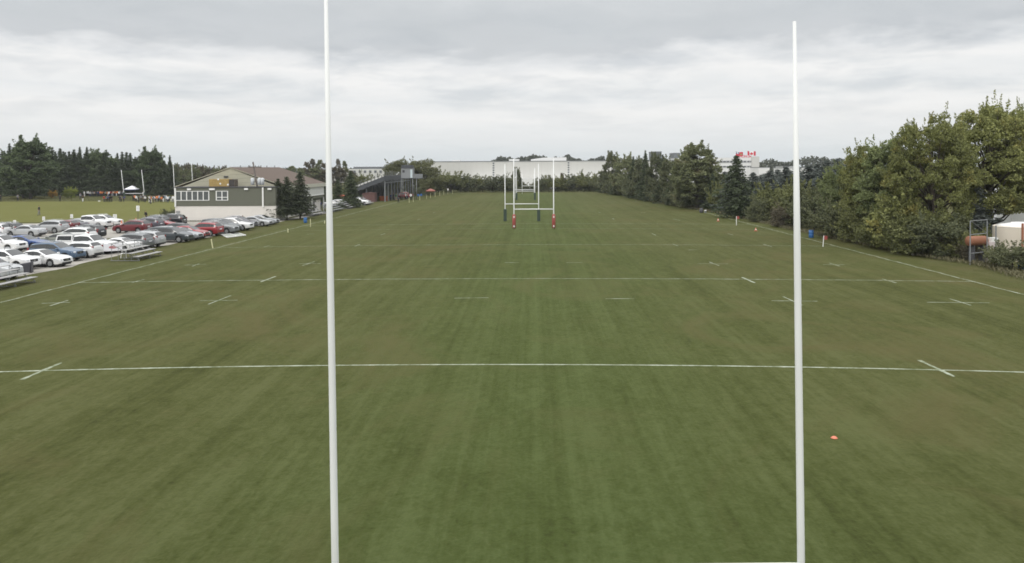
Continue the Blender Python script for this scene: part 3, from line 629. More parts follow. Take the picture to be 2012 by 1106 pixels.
def car_proto(kind):
    if kind in CARS: return CARS[kind]
    S = SPEC[kind]; Ln = S['L']/2; xt = [p[0] for p in S['top']]; zt = [p[1] for p in S['top']]
    ax, rw, w0 = S['ax'], S['rw'], S['w']; c0, c1, c2, c3 = S['cab']
    xs_ = set(np.round(np.arange(-Ln, Ln+.001, .12), 3)) | set(xt) | {-Ln+.03, Ln-.03, Ln-.09, -Ln+.09}
    for a in (-ax, ax):
        for q in np.linspace(-1, 1, 9): xs_.add(round(a+q*(rw+.07), 3))
    pe = []
    for p in S['pil']: pe += [p-S['pw']/2, p+S['pw']/2]
    xs_ |= set(pe); xs_ = sorted(xs_); xs2 = [xs_[0]]
    for x in xs_[1:]:
        if x-xs2[-1] > .018: xs2.append(x)
    V = []; secs = []
    for x in xs2:
        ztop = float(np.interp(x, xt, zt)); e = abs(x)/Ln
        w = w0*(1-.16*max(0, (e-.72)/.28)**2.2) if x > 0 else w0*(1-.11*max(0, (e-.78)/.22)**2.2)
        zb = S['sill']+.10*max(0, (e-.86)/.14)
        for a in (-ax, ax):
            if abs(x-a) < rw+.06: zb = max(zb, rw+math.sqrt(max(0, (rw+.06)**2-(x-a)**2))*1.0)
        belt = float(np.interp(x, [-Ln, Ln], S['belt'])); belt = min(belt, ztop-.035)
        zs = max(min(.62*S['belt'][0], belt-.12), min(zb+.06, belt-.06))
        incab = c0-.05 < x < c3+.05; hh = max(0, ztop-belt); tumble = .30*hh+.03
        wt = w-.03-tumble; f = lambda k: (w-.035-(tumble-.02)*k, belt+(hh-.05)*k)
        pts = [(w-.10, min(zb, zs-.04)), (w-.02, min(zb+.05, zs-.02)), (w, zs), (w-.02, belt-.03 if belt-.03 > zs else zs+.01), (w-.035, belt)]
        pts += [f(.10), f(.86)] if hh > .2 else [f(.3), f(.7)]
        pts += [(max(wt-.06, .3), ztop-.02), (max(wt, .3)*.55, ztop+.005), (0, ztop+.015)]
        base = len(V); V += [(x, y, z) for y, z in pts]+[(x, -y, z) for y, z in pts[-2::-1]]; secs.append((x, base, ztop-belt))
    n = 19; body = []; body_all = []; win = {'side_window': [], 'windscreen': [], 'rear_window': []}
    for i in range(len(secs)-1):
        (xa, a, ha), (xb, b, hb) = secs[i], secs[i+1]; xm = (xa+xb)/2
        for k in range(n-1):
            q = (a+k, b+k, b+k+1, a+k+1); kk = k if k < 9 else 17-k
            key = None
            if kk == 5 and min(ha, hb) > .20 and any(abs(xm-p) < S['pw']/2+.001 for p in S['pil']): body_all.append(q); continue
            if kk == 5 and min(ha, hb) > .20 and c0+.10 < xm < c3-.12 and not any(abs(xm-p) < S['pw']/2+.001 for p in S['pil']): key = 'side_window'
            if kk in (7, 8) and c2-.0 <= xm and c2 < xm < c3-.04: key = 'windscreen'
            if kk in (7, 8) and c0+.02 < xm < c1: key = 'rear_window'
            if kind == 'sedan' and kk in (7, 8) and c0 < xm < c1-.05: key = 'rear_window'
            (win[key] if key else body).append(q)
    body.append(tuple(secs[0][1]+k for k in range(n))); body.append(tuple(secs[-1][1]+k for k in reversed(range(n))))
    if kind == 'pickup':                      # open load bed
        body = [f for f in body if not (all(-2.82 < V[i][0] < -1.0 for i in f) and all(V[i][2] > 1.2 and abs(V[i][1]) < .9 for i in f))]
    def sub(fs):
        idx = {}; vv = []; ff = []
        for f in fs:
            g = []
            for i in f:
                if i not in idx: idx[i] = len(vv); vv.append(V[i])
                g.append(idx[i])
            ff.append(tuple(g))
        m_ = MB(); m_.v = vv; m_.f = ff; return m_
    root = thing('car_proto', (0, 0, 0)); parts = {}
    bo = sub(body).build('body', PAINT['white'], root, True)
    bo.data.set_sharp_from_angle(angle=R(38)) if hasattr(bo.data, 'set_sharp_from_angle') else None
    for k, fs in win.items():
        if k != 'side_window':
            if fs: sub(fs).build(k, M_glass, root, True)
            continue
        for sg in (1, -1):
            for p_ in S['pil']:
                q_ = [f for f in body_all if V[f[0]][1]*sg > 0 and abs((V[f[0]][0]+V[f[1]][0])/2-p_) < S['pw']/2+.001]
                if q_: sub(q_).build('door_pillar', M_plast, root, True)
            edges = [-9]+list(S['pil'][::-1])+[9]
            for e0, e1 in zip(edges, edges[1:]):
                g_f = [f for f in fs if V[f[0]][1]*sg > 0 and e0 < (V[f[0]][0]+V[f[1]][0])/2 < e1]
                if g_f: sub(g_f).build(k, M_glass, root, True)
    ub = MB().box(-Ln+.12, Ln-.12, -w0+.26, w0-.26, S['sill']-.06, S['belt'][0]-.3)
    ub.build('underbody', M_plast, root)
    for s in (-1, 1):
        MB().box(-ax+rw+.1, ax-rw-.1, s*(w0-.05)-.035, s*(w0-.05)+.035, S['sill']-.05, S['sill']+.07).build('side_sill', M_plast, root, False, .01)
    if kind == 'pickup': MB().box(-2.82, -1.0, -.86, .86, .80, .86).build('load_bed', M_plast, root)
    nose = lambda x: float(np.interp(x, xt, zt))
    zf = nose(Ln-.06)-.02
    zh = {'sedan': .66, 'hatch': .70, 'suv': .84, 'van': .78, 'pickup': .98}[kind]
    for s in (-1, 1):
        hl = MB(); M = T(Ln-.22, s*(w0-.27), zh) @ RZ(-s*28)
        hl.box(-.16, .20, -.17, .15, -.07, .07, M); hl.build('headlight', M_hl, root, False, .04)
        tl = MB(); zt_ = {'sedan': .84, 'hatch': .98, 'suv': 1.08, 'van': 1.10, 'pickup': 1.02}[kind]; hh = .065 if kind == 'sedan' else .15
        tl.box(-.10, .13, -.12, .09, -hh, hh, T(-Ln+.15, s*(w0-.17), zt_) @ RZ(s*14)); tl.build('taillight', M_tl, root, False, .03)
        mr = MB(); mr.box(-.09, .09, -.11, .11, -.075, .085, T(c3-.28, s*(w0+.10), S['belt'][1]+.10)); mr.build('wing_mirror', PAINT['white'], root, False, .035)
    gr = MB().box(Ln-.10, Ln+.012, -.42, .42, zh-.17, zh+.05); g = gr.build('grille', M_plast, root, False, .02)
    MB().box(Ln+.010, Ln+.024, -.12, .12, zh-.10, zh-.02).build('badge', M_chrome, g)
    MB().box(Ln-.12, Ln+.005, -.62, .62, .28, .42).build('lower_intake', M_plast, root, False, .02)
    MB().box(-Ln-.01, -Ln+.12, -w0+.2, w0-.2, .30, .48).build('rear_bumper', M_plast if kind in ('suv', 'van') else M_chrome if kind == 'pickup' else M_plast, root, False, .02)
    MB().box(-Ln-.03, -Ln+.01, -.26, .26, zh-.10+.08, zh+.04+.06).build('licence_plate', M_plate, root)
    if kind in ('suv', 'van'):
        for s in (-1, 1): MB().tube([(-1.6, s*.58, 1.70), (-1.4, s*.58, 1.77), (0, s*.58, 1.78), (.1, s*.58, 1.71)], .022, 6).build('roof_rail', M_chrome, root, True)
    for a in (-ax, ax):
        for s in (-1, 1):
            w_ = newobj('wheel', None, root); w_.location = (a, s*(w0-.13), rw); w_.empty_display_size = .2
            ty = MB(); ty.lathe([(rw*.62, -.11), (rw*.93, -.11), (rw, -.07), (rw, .07), (rw*.93, .11), (rw*.62, .11)], n=26); ty.v = [(x, z, y) for x, y, z in ty.v]; ty.build('tyre', M_tyre, w_, True)
            rm = MB(); rm.lathe([(.05, -.112), (rw*.60, -.116), (rw*.64, -.105), (rw*.64, .02)], n=26); rm.v = [(x, z, y) for x, y, z in rm.v]
            if s > 0: rm.v = [(x, -y, z) for x, y, z in rm.v]
            for k in range(5):
                rm.box(-.035, .035, min(s*.112, s*.130), max(s*.112, s*.130), .03, rw*.60, RY(72*k))
            rm.box(-.05, .05, min(s*.112, s*.135), max(s*.112, s*.135), -.05, .05); rm.build('rim', M_rim, w_)
    CARS[kind] = root
    return root
def recolor(o, m):
    for ch in o.children_recursive:
        if ch.name.split('.')[0] in ('body', 'wing_mirror', 'cap'):
            ch.material_slots[0].link = 'OBJECT'; ch.material_slots[0].material = m
used = set()
CARNAME = {'sedan': 'parked_car', 'hatch': 'parked_car', 'suv': 'parked_suv', 'van': 'parked_minivan', 'pickup': 'pickup_truck'}
CARCAT = {'sedan': 'car', 'hatch': 'car', 'suv': 'car', 'van': 'van', 'pickup': 'pickup truck'}
def car(kind, colour, px, py, hd, label, sc=1.0, at=None):
    proto = car_proto(kind); p = P(px, py+(2.8+3.2*(py-445)/75 if py > 436 else 1)) if at is None else Vector(at)
    c = copy_tree(proto) if kind in used else proto
    if kind in used and False: pass
    used.add(kind)
    c.name = CARNAME[kind]; c.location = (p.x, p.y, .01 if at is None else p.z); c.rotation_euler = (0, 0, R(hd)); c.scale = (sc, sc, sc)
    recolor(c, PAINT[colour]); tag(c, label, CARCAT[kind], 'vehicles parked on the gravel')
    return c
for k_ in SPEC: car_proto(k_)
F, B_ = -6, 174
SC = 1.0
LIST = [
 ('suv', 'silver', -22, 541, F-4, 'silver car cut off at the picture edge behind the lowest bleacher'),
 ('suv', 'white', 18, 523, F, 'white car nose to the grass just behind the fallen dark bin'),
 ('sedan', 'white', 84, 517, F, 'white sedan nose to the grass right of the fallen dark bin'),
 ('suv', 'slate', 112, 506.5, F, 'slate blue suv nosing out between two white cars'),
 ('hatch', 'white', 152, 500.5, B_, 'white car showing red tail lights between slate suv and large pickup'),
 ('pickup', 'white', 172, 493, F-3, 'largest white pickup with dark side windows and a cap over its bed'),
 ('sedan', 'white', 229, 490, B_, 'low white sedan mostly hidden behind the small bleacher with banner'),
 ('suv', 'grey', 254, 485.5, B_, 'grey suv with red tail lights behind the small bleacher'),
 ('suv', 'silver', 278, 480.5, B_, 'silver suv with tall red tail lights right of the grey one'),
 ('van', 'charcoal', 334, 471.5, F, 'charcoal wagon with nose at the grass, alone before the red cars'),
 ('sedan', 'ltgrey', 357, 467.5, F, 'light grey sedan squeezed between charcoal wagon and red sedan'),
 ('hatch', 'red', 374, 464.5, F, 'bright red car nosing to the grass in the middle of the front row'),
 ('suv', 'red', 399, 460, B_, 'red suv with white window trim backed toward the field'),
 ('suv', 'grey', 431, 456, F, 'grey suv behind the white frame lying on the grass'),
 ('van', 'charcoal', 434, 452.5, F, 'long dark wagon roof behind the grey suv near the clubhouse'),
 ('suv', 'white', 462, 449.5, F, 'bright white suv with black grille, near the clubhouse wall'),
 ('suv', 'plum', 472, 445.5, F, 'plum grey car parked left of the picnic table'),
 ('sedan', 'silver', 503, 441.5, F, 'silver car parked right behind the picnic table'),
 ('sedan', 'ltgrey', 516, 438.5, F, 'light grey car last in the row by the utility pole'),
 ('suv', 'white', 4, 489.5, F, 'white suv at the picture edge in the second row of cars'),
 ('sedan', 'blue', 50, 484.5, F, 'royal blue sedan in the second row of cars'),
 ('sedan', 'olive', 116, 479, B_, 'olive grey sedan facing away behind the largest pickup'),
 ('suv', 'white', 146, 471.5, B_, 'white suv with dark rear window before the black car'),
 ('suv', 'black', 166, 465, B_, 'black car with spare plate on its tail in the second row'),
 ('suv', 'white', -18, 462, B_, 'white car with dark tailgate at the left edge in the back row'),
 ('suv', 'black', 8, 460, B_, 'dark car between white ones at the left edge in the back row'),
 ('sedan', 'silver', 50, 461, B_, 'silver sedan behind the small white board in the back row'),
 ('suv', 'silver', 97, 454.5, B_, 'silver suv in the middle of the back row'),
 ('hatch', 'darkred', 121, 451, B_, 'dark red car roof behind the silver suv'),
 ('sedan', 'plum', 138, 448.5, B_, 'plum dark sedan left of the far white pickup'),
 ('sedan', 'ltgrey', 152, 446, B_, 'light grey sedan half hidden behind the far white pickup'),
 ('pickup', 'white', 178, 446, F, 'white pickup on the far side of the gravel beside the signs'),
 ('suv', 'white', 207, 442, F, 'white suv just behind the far white pickup'),
 ('suv', 'darkred', 260, 454.5, B_, 'maroon suv facing left beside the strip of grass'),
 ('suv', 'plum', 286, 448.5, B_, 'dark plum suv behind the maroon one'),
 ('sedan', 'red', 312, 446, F, 'red sedan between plum suv and black suv'),
 ('suv', 'black', 333, 440.5, B_, 'black suv nearest the left corner of the clubhouse'),
]
for k_, c_, px_, py_, h_, lb_ in LIST:
    o_ = car(k_, c_, px_, py_, h_+random.uniform(-3, 3), lb_)
    if 'cap over' in lb_: CAP = o_
for k_, c_, px_, py_, h_, lb_ in (('hatch', 'black', 340, 458, B_, 'black hatchback between the charcoal wagon and black suv'), ('sedan', 'plum', -12, 475, F, 'plum dark car at the left edge between two white ones'), ('suv', 'charcoal', 300, 443.5, B_, 'charcoal suv roof behind the red sedan by the cones')):
    car(k_, c_, px_, py_, h_, lb_)
# cars near the grandstand
for k_, c_, px_, py_, h_, lb_ in (('suv', 'white', 706, 402, F, 'white car parked under the large spruce near the grandstand'), ('hatch', 'silver', 672, 404, F, 'silver car below the orange canopy'),
                                  ('sedan', 'silver', 657, 406, F, 'silver car just right of the near left upright'), ('suv', 'red', 789, 389, 186, 'small red vehicle parked under the far end of the grandstand')):
    car(k_, c_, px_, py_, h_, lb_)['group'] = 'vehicles parked near the grandstand'

for o_ in (CAP,):
    cp = MB(); pf = [(-2.86, 1.262), (-2.72, 1.86), (-1.02, 1.90), (-.99, 1.262)]
    cp.add([(x, s*(.93-.12*(z-1.262)/.6), z) for s in (1, -1) for x, z in pf], [(0, 1, 2, 3), (7, 6, 5, 4), (0, 4, 5, 1), (1, 5, 6, 2), (2, 6, 7, 3)]); c_o = cp.build('cap', PAINT['white'], o_)
    for s in (-1, 1):
        gw = MB(); gw.add([(x, s*(.94-.12*(z-1.262)/.6), z) for x, z in ((-2.70, 1.36), (-2.62, 1.76), (-1.12, 1.78), (-1.10, 1.36))], [(0, 1, 2, 3)]); gw.build('side_window', M_glass, c_o)
# ------------------------------------------------------------------ clubhouse
M_wwall = mat('white_block_wall', (.64, .61, .57), .85, var=.10, scale=.6, bump=.2)
M_siding = mat('olive_grey_siding', (.125, .130, .100), .75, var=.06)
M_gable = mat('beige_gable', (.40, .385, .30), .8, var=.05)
M_roof = mat('brown_shingles', (.108, .080, .064), .95, var=.22, scale=2.5, bump=.5)
M_fascia = mat('cream_fascia', (.45, .44, .37), .7, var=.04)
M_wglass = mat('window_glass', (.10, .11, .11), .15, var=.5, scale=1.5)
M_rust = mat('rusty_yellow_panel', (.34, .24, .09), .8, var=.4, scale=2.5)
YF = 129.0; XL, XR = XA(343, YF), XA(541, YF); ZT = ZA(366, YF); ZM = ZA(402.5, YF)
ch = thing('clubhouse', ((XL+XR)/2, YF, 0), 0, 'long two storey clubhouse with brown roof and olive siding over white wall', 'building')
ox, oy = (XL+XR)/2, YF
def cb(x0, x1, y0, y1, z0, z1): return MB().box(x0-ox, x1-ox, y0-oy, y1-oy, z0, z1)
cb(XL, XR, YF, YF+5, 0, ZM).build('lower_wall', M_wwall, ch)
cb(XL-.0+.02, XR-.02, YF-.06, YF+4.98, ZM+.003, ZT).build('upper_wall', M_siding, ch)
b = MB()
for k in range(11): b.box(XL-ox+.02, XR-ox-.02, -.075, -.061, ZM+.05+k*(ZT-ZM)/11, ZM+.07+k*(ZT-ZM)/11)
b.build('siding_boards', M_siding, ch)
cb(XL-.15, XR+.15, YF-.2, YF+5.0, ZT+.003, ZT+.10).build('flat_roof', M_dark, ch)
cb(XL-.02, XL+.22, YF-.16, YF-.064, ZM-.1, ZT-.01).build('corner_trim', M_whitep, ch)
cb(XA(516.5, YF)-.12, XA(516.5, YF)+.12, YF-.20, YF-.08, ZM-.2, ZT-.02).build('downpipe', M_whitep, ch)
def window(x0, x1, z0, z1, n, y=YF-.07, rows=(1,), name='window', par=ch, yo=None):
    f = MB(); th = .09
    f.box(x0-ox, x1-ox, y-.06-oy, y-oy, z1-th, z1); f.box(x0-ox, x1-ox, y-.06-oy, y-oy, z0, z0+th)
    for k in range(n+1):
        xx = x0+(x1-x0-th*1.6)*k/n; f.box(xx-ox, xx+th*1.6-ox, y-.055-oy, y-.004-oy, z0+th, z1-th)
    if len(rows) > 1: f.box(x0+.15-ox, x1-.15-ox, y-.052-oy, y-.006-oy, z0+(z1-z0)*rows[1]-.05, z0+(z1-z0)*rows[1]+.05)
    w = f.build(name, M_whitep, par); MB().box(x0+.05-ox, x1-.05-ox, y-.02-oy, y-.001-oy, z0+.05, z1-.05).build('glass', M_wglass, w)
    return w
window(XA(344, YF), XA(411, YF), ZA(391.5, YF), ZA(372.5, YF), 6)
window(XA(424, YF), XA(448, YF), ZA(391.5, YF), ZA(372.5, YF), 2, rows=(1, .33))
for px in (372, 417, 484, 530):
    x = XA(px, YF); cb(x-.3 if px != 417 else x-.45, x+.3 if px != 417 else x+.45, YF-.30, YF-.08, ZA(371, YF), ZA(367.5, YF)).build('wall_light', M_whitep, ch, False, .03)
x = XA(349, YF); cb(x-.3, x+.3, YF-.1, YF+.0-.003, ZA(419, YF), ZA(412, YF)).build('vent_hatch', mat('grey_vent', (.25, .25, .25), .6), ch)
YH0, YH1 = YF+5.0, 160.0; RX_, RZ_ = XA(452, YH0), 8.52; EL, ER = -59.2, -41.4; ZE = 5.35
prof = [(EL, 0), (ER-.6, 0), (ER-.6, ZE), (RX_, RZ_-.25), (EL+.6, ZE)]
def xz_prism(poly, y0, y1): return MB().prism([(p[0]-ox, p[1]) for p in poly], 0, 1, Matrix(((1,0,0,0),(0,0,(y1-y0),y0-oy),(0,1,0,0),(0,0,0,1))))
xz_prism([(EL+.6, 0), (ER-.6, 0), (ER-.6, ZE), (EL+.6, ZE)], YH0+.2, YH1-.2).build('hall_wall', M_wwall, ch)
xz_prism([(EL+.6, ZE+.003), (ER-.6, ZE+.003), (RX_, RZ_-.035)], YH0+.02, YH1-.1).build('gable_wall', M_gable, ch)
rf = xz_prism([(EL-.3, ZE+.02), (RX_, RZ_-.02), (ER+.3, ZE+.02), (ER+.3, ZE+.20), (RX_, RZ_+.16), (EL-.3, ZE+.20)], YH0-.06, YH1+.4).build('roof', M_roof, ch)
xz_prism([(EL-.3, ZE+.06), (RX_, RZ_+.02), (ER+.3, ZE+.06), (ER+.3, ZE+.17), (RX_, RZ_+.13), (EL-.3, ZE+.17)], YH0-.12, YH0-.064).build('bargeboard', M_gable, ch)
cb(ER+.25, ER+.42, YH0-.3, YH1+.42, ZE-.45, ZE+.19).build('fascia', M_fascia, ch)
cb(ER-.59, ER+.24, YH0, YH1+.3, ZE-.10, ZE-.02).build('soffit', M_fascia, ch)
x = XA(444, YH0); cb(x-.35, x+.35, YH0-.12, YH0+.015, ZA(346, YH0), ZA(343, YH0)).build('gable_vent', M_dark, ch)
cb(ER-.62, ER-.55, YH0+.3, YH1-.3, 2.3, 3.35).build('side_siding', M_siding, ch)
bal = cb(ER-.5, ER+.2, 143, YH1-.2, 2.75, 3.0).build('balcony', M_siding, ch)
b = MB()
for k in range(52): yy = 143.1+k*.32; b.box(ER+.10-ox, ER+.17-ox, yy-oy, yy+.14-oy, 3.45, 4.72)
b.box(ER+.08-ox, ER+.19-ox, 143-oy, YH1-.2-oy, 4.722, 4.80); b.box(ER+.08-ox, ER+.19-ox, 143-oy, YH1-.2-oy, 3.25, 3.448); b.build('balustrade', M_whitep, bal)
cb(ER-.45, ER+.05, 143.1, YH1-.3, 3.003, 3.24).build('balcony_front', M_siding, bal)
for yy in (143.1, 151, YH1-.5): cb(ER+.0, ER+.2, yy, yy+.2, 0, 2.748).build('balcony_post', M_whitep, bal)
for yy, nm in ((146, 'door'), (150, 'door'), (154.5, 'door')): cb(ER-.62, ER-.56, yy, yy+1.0, .02, 2.1).build(nm, M_dark, ch)
for k in range(5): xx = EL+2+k*3.1; MB().tube([(RX_+.3-ox+k*.01, YH0+4+k*4.6-oy, RZ_), (RX_+.3-ox, YH0+4+k*4.6-oy, RZ_+.45)], .09, 8).build('roof_vent', M_galv, rf)
# roof-top unit with a louvred end
xa, xb = XA(414, YF+3), XA(464, YF+3)
ru = thing('rooftop_unit', ((xa+xb)/2, YF+3, ZT+.1), 0, 'rusty yellow box unit on the flat roof of the clubhouse', 'roof unit')
hw = (xb-xa)/2; MB().box(-hw, hw*.55, -.8, .8, .02, ZA(349, YF+3)-ZT-.1).build('housing', M_rust, ru, False, .04)
lv = MB(); lv.box(hw*.55+.01, hw, -.75, .75, .04, ZA(349.5, YF+3)-ZT-.12)
lo_ = lv.build('louvre_box', mat('dull_brown_metal', (.12, .10, .08), .7), ru)
b = MB()
for k in range(8): b.box(hw*.58, hw*.97, -.80, -.76, .12+k*.14, .18+k*.14)
b.build('louvre', M_dark, lo_)
for px, py in ((432, 358.5), (447, 360.5), (428, 350)):
    x = XA(px, YF+2.1)-(xa+xb)/2; z = ZA(py, YF+2.1)-ZT-.1; MB().lathe([(.16, -.02), (.14, .02), (.06, .05)], (0, 0, 0), 14).build('cover_plate', M_whitep, ru).matrix_local = T(x, -.81, z) @ RX(90)

# utility pole with three transformers and wires
pb = P(516, 433); yp = pb.y; tp_ = PY(497, 318, yp)
up = thing('utility_pole', (pb.x, pb.y, 0), 0, 'leaning wooden utility pole before the clubhouse carrying transformers', 'utility pole')
dx = (tp_.x-pb.x)/tp_.z
MB().tube([(0, 0, -.2), (dx*5, 0, 5), (dx*tp_.z, 0, tp_.z)], [.19, .16, .12], 12).build('pole', M_wood, up, True)
zc_ = tp_.z-.9; MB().box(-.9+dx*zc_, 1.3+dx*zc_, -.18, -.13+.03, zc_, zc_+.14).build('crossarm', M_wood, up)
for s in (-.8, .3, 1.2): MB().lathe([(.05, 0), (.09, .06), (.05, .12), (.08, .18), (.03, .24)], (s+dx*zc_, -.14, zc_+.14), 10).build('insulator', M_galv, up, True)
zt2 = ZA(361, yp)
for s in (-.62, .50, .98): MB().lathe([(.20, 0), (.30, .04), (.30, 1.0), (.22, 1.08), (.08, 1.15)], (dx*zt2+s, -.25+abs(s)*.1, zt2), 16).build('transformer', mat('pale_grey_enamel', (.50, .52, .54), .4), up, True)
MB().box(dx*zt2-1.0, dx*zt2+1.3, -.10, -.02, zt2+.55, zt2+.68).build('bracket', M_wood, up)
MB().box(dx*3+.15, dx*3+.5, -.3, -.05, 2.2, 3.1).build('meter_box', mat('pale_grey_enamel', (.5, .5, .5)), up)
for i, (z0, ypx) in enumerate(((tp_.z-.7, 318), (tp_.z-1.9, 345), (tp_.z-2.5, 374), (tp_.z-3.2, 383))):
    e = PY(-160, ypx, 150); a = Vector((pb.x+dx*z0, pb.y, z0)); b = MB()
    b.tube([a.lerp(e, k/14)-Vector((0, 0, 3.0*(k/14)*(1-k/14))) for k in range(15)], .011, 5)
    tag(b.build('overhead_wire', M_dark, None), ('topmost thin overhead wire running left from the utility pole', 'second thin overhead wire running left from the utility pole', 'third thin overhead wire crossing before the wood', 'lowest thin overhead wire crossing before the wood')[i], 'wire')

# ------------------------------------------------------------------ grandstand
GX0, GX1, GY0, GY1 = -45.5, -37.2, 203.0, 247.0; ZF, ZB = 3.0, 6.15
gs = thing('grandstand', (GX1, GY0, 0), 0, 'grey metal grandstand on tall posts with bench rows facing away', 'grandstand')
def gb(x0, x1, y0, y1, z0, z1): return MB().box(x0-GX1, x1-GX1, y0-GY0, y1-GY0, z0, z1)
M_steel = mat('grey_painted_steel', (.075, .08, .09), .7, .1, var=.12); M_steelL = mat('light_grey_steel', (.20, .21, .22), .6, .1, var=.1)
NR = 9
dk = MB()
for k in range(NR):
    x0 = GX0+(GX1-GX0)*k/NR; x1 = GX0+(GX1-GX0)*(k+1)/NR; z = ZF+(ZB-ZF)*k/(NR-1); dk.box(x0-GX1, x1-GX1-.003, 0, GY1-GY0, z-.25, z)
dk.build('stepped_deck', M_steel, gs)
for k in range(NR):
    x0 = GX0+(GX1-GX0)*(k+.45)/NR; z = ZF+(ZB-ZF)*k/(NR-1)
    gb(x0, x0+.28, GY0+.1, GY1-.1, z+.40, z+.44).build('bench', M_alu, gs)
dk = MB()
for y0 in (GY0-.12,):
    dk.add([(GX0-GX1, y0-GY0, ZF-.9), (0, y0-GY0, ZB-.9), (0, y0-GY0, ZB+.2), (GX0-GX1, y0-GY0, ZF+.2), (GX0-GX1, y0-GY0+.1, ZF-.9), (0, y0-GY0+.1, ZB-.9), (0, y0-GY0+.1, ZB+.2), (GX0-GX1, y0-GY0+.1, ZF+.2)],
           [(0, 1, 2, 3), (7, 6, 5, 4), (0, 4, 5, 1), (1, 5, 6, 2), (2, 6, 7, 3), (3, 7, 4, 0)])
dk.build('end_girder', M_steel, gs)
gb(GX1+.003, GX1+.12, GY0-.1, GY1, ZB-.95, ZB+.35).build('back_girder', M_steel, gs)
gb(GX1+.13, GX1+.22, GY0-.1, GY1-3, ZB-1.5, ZB-1.32).build('pale_beam', M_steelL, gs)
b = MB()
for k in range(16): b.tube([(.06, .1+k*2.9, ZB+.3), (.06, .1+k*2.9, ZB+1.2)], .03, 6)
for z in (ZB+.75, ZB+1.2): b.tube([(.06, 0, z), (.06, GY1-GY0, z)], .03, 6)
for k in range(8):
    f = k/7; x = GX0-GX1+(GX1-GX0)*f; z = ZF+(ZB-ZF)*f; b.tube([(x, -.07, z), (x, -.07, z+1.2)], .03, 6)
b.tube([(GX0-GX1, -.07, ZF+1.2), (0, -.07, ZB+1.2)], .03, 6); b.tube([(GX0-GX1, -.07, ZF+.7), (0, -.07, ZB+.7)], .03, 6)
b.build('railing', M_steelL, gs)
for k in range(10):
    y = GY0+.3+k*4.75; gb(GX1-.05, GX1+.22, y-.12, y+.12, 0, ZB-.96).build('column', M_steelL, gs)
    gb(GX0+3.6, GX0+3.85, y-.12, y+.12, 0, ZF+.9).build('column', M_steel, gs)
    gb(GX0+.1, GX0+.3, y-.12, y+.12, 0, ZF-.26).build('column', M_steel, gs)
gb(GX0+.35, GX0+.45, GY0+.5, GY1-.5, 0, ZF-.4).build('undercroft_shade_panel', M_dark, gs)  # dark panel added to stand in for the shade beneath the seating
for k in range(5):
    y = .5+k*9.5; MB().tube([(.05, y, .3), (.05, y+4.6, ZB-1.5)], .05, 6).build('brace', M_steel, gs)
for k in range(26):
    f = .06+k*.036; x = GX0-GX1+(GX1-GX0)*f; z = ZF+(ZB-ZF)*f
    MB().box(x-.10, x+.10, -.15, .25, z+.25, z+.62).build('seat_back', M_whitep if k % 3 else M_alu, gs)
# objects strewn on the seats: pale loose boards
for k, (px, py) in enumerate(((773, 343), (784, 345), (779, 348))):
    p = PY(px, py, 228); tag(MB().box(-.5, .5, -.1, .1, -.06, .06).build('loose_board', M_whitep, None), ('pale loose board leaning on the grandstand rail, left one', 'pale loose board leaning nearest the press box', 'pale loose board lowest on the grandstand seats')[k], 'board', 'loose boards on the grandstand')
    o_ = bpy.context.scene.objects[-1] if False else col.objects[-1]; o_.location = (GX1-.8, p.y, ZB+.75); o_.rotation_euler = (0, R(-55+k*10), R(20))
# press box tower
pbx = P(806, 392.5); py_ = pbx.y; tw = thing('press_box', (pbx.x-.6, py_, 0), 0, 'grey press box tower with one dark window at the grandstand end', 'tower')
wx = 1.55; zt_, zbm = ZA(329, py_), ZA(349, py_)
MB().box(-wx, wx, -1.4, 1.4, zbm, zt_).build('cabin', mat('grey_cladding', (.24, .25, .26), .7, var=.08, scale=6), tw)
MB().box(-wx-.12, wx+.12, -1.55, 1.55, zt_+.003, zt_+.16).build('roof', M_steel, tw)
MB().box(-wx+.1, wx-.2, -1.2, 1.2, zt_+.163, zt_+.8).build('roof_platform', M_steel, tw)
w_ = MB().box(-wx+.35, -wx+.95, -1.44, -1.403, zbm+1.5, zbm+2.15).build('window', M_dark, tw)
MB().box(wx-.65, wx-.1, -1.46, -1.403, zbm+.1, zbm+2.3).build('door', mat('pale_blue_door', (.55, .62, .66), .5), tw)
MB().box(-wx, wx+2.6, -1.3, 1.3, zbm-.16, zbm-.003).build('platform', M_steel, tw)
MB().box(wx+.01, wx+2.6, -1.33, -1.28, zbm, zbm+1.1).build('parapet', M_steelL, tw)
for x in (-wx+.1, wx-.1, wx+.9): MB().tube([(x, -1.2, 0), (x, -1.2, zbm-.17)], .09, 8).build('leg', M_steelL, tw, True)
for x in (-wx+.1, wx-.1): MB().tube([(x, 1.2, 0), (x, 1.2, zbm-.17)], .09, 8).build('leg', M_steelL, tw, True)
